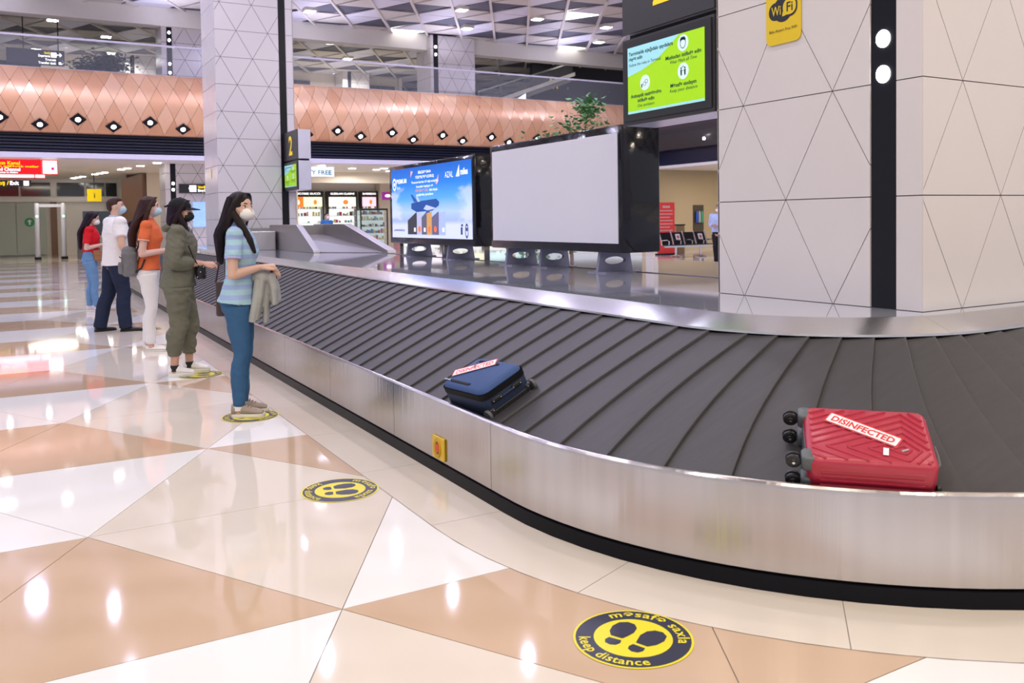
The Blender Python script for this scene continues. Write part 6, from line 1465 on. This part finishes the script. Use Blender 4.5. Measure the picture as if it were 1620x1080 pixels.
shop_unit(12.0, 13.65, 'black framed lit shop shelf with broad white lightbox, in the middle', 'GUERLAIN CLARINS', [((0.95, 0.82, 0.70), 1.0)])
shop_unit(13.85, 14.80, 'narrow black framed lit shop shelf with pink lightbox', 'SHISEIDO', [((0.95, 0.55, 0.65), 1.0)])
shop_unit(16.2, 18.7, 'lit shop shelf behind the left display board', None, [((0.85, 0.75, 0.9), 1.0)])
shop_unit(18.9, 21.4, 'lit shop shelf behind the gap between both display boards', None, [((0.9, 0.85, 0.6), 1.0)])
shop_unit(21.6, 24.2, 'lit shop shelf behind the blank white display board', None, [((0.6, 0.8, 0.9), 1.0)])
plate('wall_shop_pier', (-44.7, 14.85, 0), (-44.0, 15.9, 3.95), m_beige)
t = thing('emblem_sign', 'square purple shop sign on the beige pier beside the pink lightbox', 'sign', (-43.98, 14.95, 2.66)); b = MB(); b.box((-0.02, 0, 0), (0.03, 0.62, 0.42)); pn = b.build('panel', E('purple', (0.30, 0.03, 0.30), 0.6), t); b = MB(); disc(b, 0, 0, 0.16, 0, 20, None, 0.5); b.build('emblem', e_wh, pn, mat=plane_mat((0.034, 0.31, 0.22), (0, 1, 0), (0, 0, 1)))
def vitrine(y0, y1, x, label):
    t = thing('glass_showcase', label, 'showcase', (x, y0, 0)); W = y1 - y0
    b = MB(); b.box((-0.5, 0, 0), (0, W, 0.35)); b.build('base', sh_black, t)
    b = MB(); b.box((-0.5, 0, 2.02), (0, W, 2.1)); b.build('top', sh_black, t)
    for y in (0.0, W - 0.05):
        b = MB(); b.box((-0.06, y, 0.35), (0, y + 0.05, 2.02)); b.build('post', sh_black, t)
    b = MB(); b.box((-0.02, 0.05, 0.35), (-0.012, W - 0.05, 2.02)); b.build('glass_pane', m_glass, t)
    b = MB(); b.box((-0.5, 0.02, 0.35), (-0.47, W - 0.02, 2.02)); b.build('back_panel', E('vitrine_light', (0.62, 0.75, 0.72), 0.5), t)
    for z in (0.65, 0.95, 1.25, 1.55, 1.82):
        b = MB(); b.box((-0.46, 0.05, z), (-0.05, W - 0.05, z + 0.015)); sf = b.build('shelf', M('shelf_glass', (0.35, 0.5, 0.5), 0.1), t); pb = MB(); y = 0.1
        while y < W - 0.15:
            w = rnd.uniform(0.04, 0.1); pb.cur = rnd.randrange(8); pb.box((-0.3, y, z + 0.015), (-0.2, y + w, z + 0.015 + rnd.uniform(0.06, 0.2))); y += w + rnd.uniform(0.02, 0.08)
        o = pb.build('products', prod, sf); o['kind'] = 'stuff'
vitrine(11.55, 12.9, -38.0, 'tall glass showcase with small goods left of the airline advert display')
t = thing('sales_banner', 'narrow upright picture panel beside the tall glass showcase', 'banner', (-37.6, 13.0, 0)); b = MB(); b.box((-0.05, 0, 0), (0, 0.32, 2.3)); b.build('sheet', M('banner_mix', (0.55, 0.25, 0.22), 0.4, var=0.6, scale=3), t)

# ------------------------------------------------------------------ waiting seats and stand at the right
def seats():
    t = thing('seat_bank', 'row of four black airport seats with chrome frames at right', 'seats', (-24.9, 18.65, 0)); mc = M('chrome_seat', (0.75, 0.75, 0.78), 0.2, 1.0); mk = M('seat_black', (0.012, 0.012, 0.015), 0.4)
    b = MB(); b.box((-0.06, 0, 0.36), (0.02, 2.3, 0.42)); b.build('beam', mc, t)
    for y in (0.55, 1.75):
        b = MB(); b.tube([(-0.3, y, 0.02), (-0.02, y, 0.07), (0.32, y, 0.02)], 0.03, 8); b.tube([(-0.02, y, 0.05), (-0.02, y, 0.38)], 0.035, 8); b.build('leg', mc, t, smooth=True)
    for k in range(4):
        y = 0.06 + 0.56 * k
        b = MB(); b.loft([[Vector(p) for p in ((-0.20, y, 0.42), (0.26, y, 0.45), (0.27, y, 0.48), (-0.20, y, 0.46))], [Vector(p) for p in ((-0.20, y + 0.5, 0.42), (0.26, y + 0.5, 0.45), (0.27, y + 0.5, 0.48), (-0.20, y + 0.5, 0.46))]]); b.build('seat', mk, t, bevel=0.01)
        b = MB(); b.loft([[Vector(p) for p in ((-0.20, y, 0.46), (-0.36, y, 0.92), (-0.40, y, 0.92), (-0.25, y, 0.45))], [Vector(p) for p in ((-0.20, y + 0.5, 0.46), (-0.36, y + 0.5, 0.92), (-0.40, y + 0.5, 0.92), (-0.25, y + 0.5, 0.45))]]); bk = b.build('backrest', mk, t, bevel=0.01)
        if k in (1, 3):
            m = plane_mat((-0.283, y + 0.25, 0.74), (0, 1, 0), (-0.16, 0, 0.46)); b = MB(); b.prism([(-0.11, -0.12), (0.11, -0.12), (0.11, 0.12), (-0.11, 0.12)], 0, 0.006, m); nt_ = b.build('notice', M('white_paint', (0.85, 0.85, 0.85)), bk)
            b = MB(); b.prism([(0.06 * math.cos(a * PI / 8), 0.06 * math.sin(a * PI / 8)) for a in range(16)], 0.006, 0.010, m); b.build('notice_mark', M('mark_red', (0.7, 0.1, 0.12)), nt_)
    for k in range(5):
        y = 0.03 + 0.56 * k; b = MB(); b.tube([(-0.38, y, 0.95), (-0.24, y, 0.62), (-0.2, y, 0.44)], 0.022, 8); b.tube([(-0.22, y, 0.62), (0.1, y, 0.64), (0.22, y, 0.60), (0.2, y, 0.46)], 0.022, 8); b.build('armrest', mc, t, smooth=True)
seats()
t = thing('banner_stand', 'tall red banner stand behind the row of black seats', 'banner', (-26.6, 19.7, 0))
b = MB(); b.box((-0.02, 0, 0.06), (0.02, 0.86, 2.08)); bs = b.build('sheet', M('banner_red', (0.70, 0.045, 0.045), 0.45, emit=0.25), t)
b = MB(); b.box((-0.18, 0.02, 0), (0.18, 0.84, 0.06)); b.build('base', m_black, t)
b = MB()
for k in range(9): b.box((0.021, 0.1 if k else 0.25, 1.86 - 0.13 * k), (0.023, 0.76 if k % 3 else 0.62, 1.90 - 0.13 * k + (0.05 if k == 0 else 0)))
o = b.build('text_lines', M('print_pale', (0.85, 0.55, 0.5), 0.5), bs); o['kind'] = 'stuff'
t = thing('waste_bin', 'low tan bin beside the red banner stand', 'bin', (-27.2, 21.0, 0)); b = MB(); b.box((-0.2, 0, 0), (0.2, 0.45, 1.15)); b.build('body', M('tan_metal', (0.35, 0.25, 0.12), 0.5), t, bevel=0.02); b = MB(); b.box((-0.22, -0.02, 1.15), (0.22, 0.47, 1.2)); b.build('lid', sh_black, t)
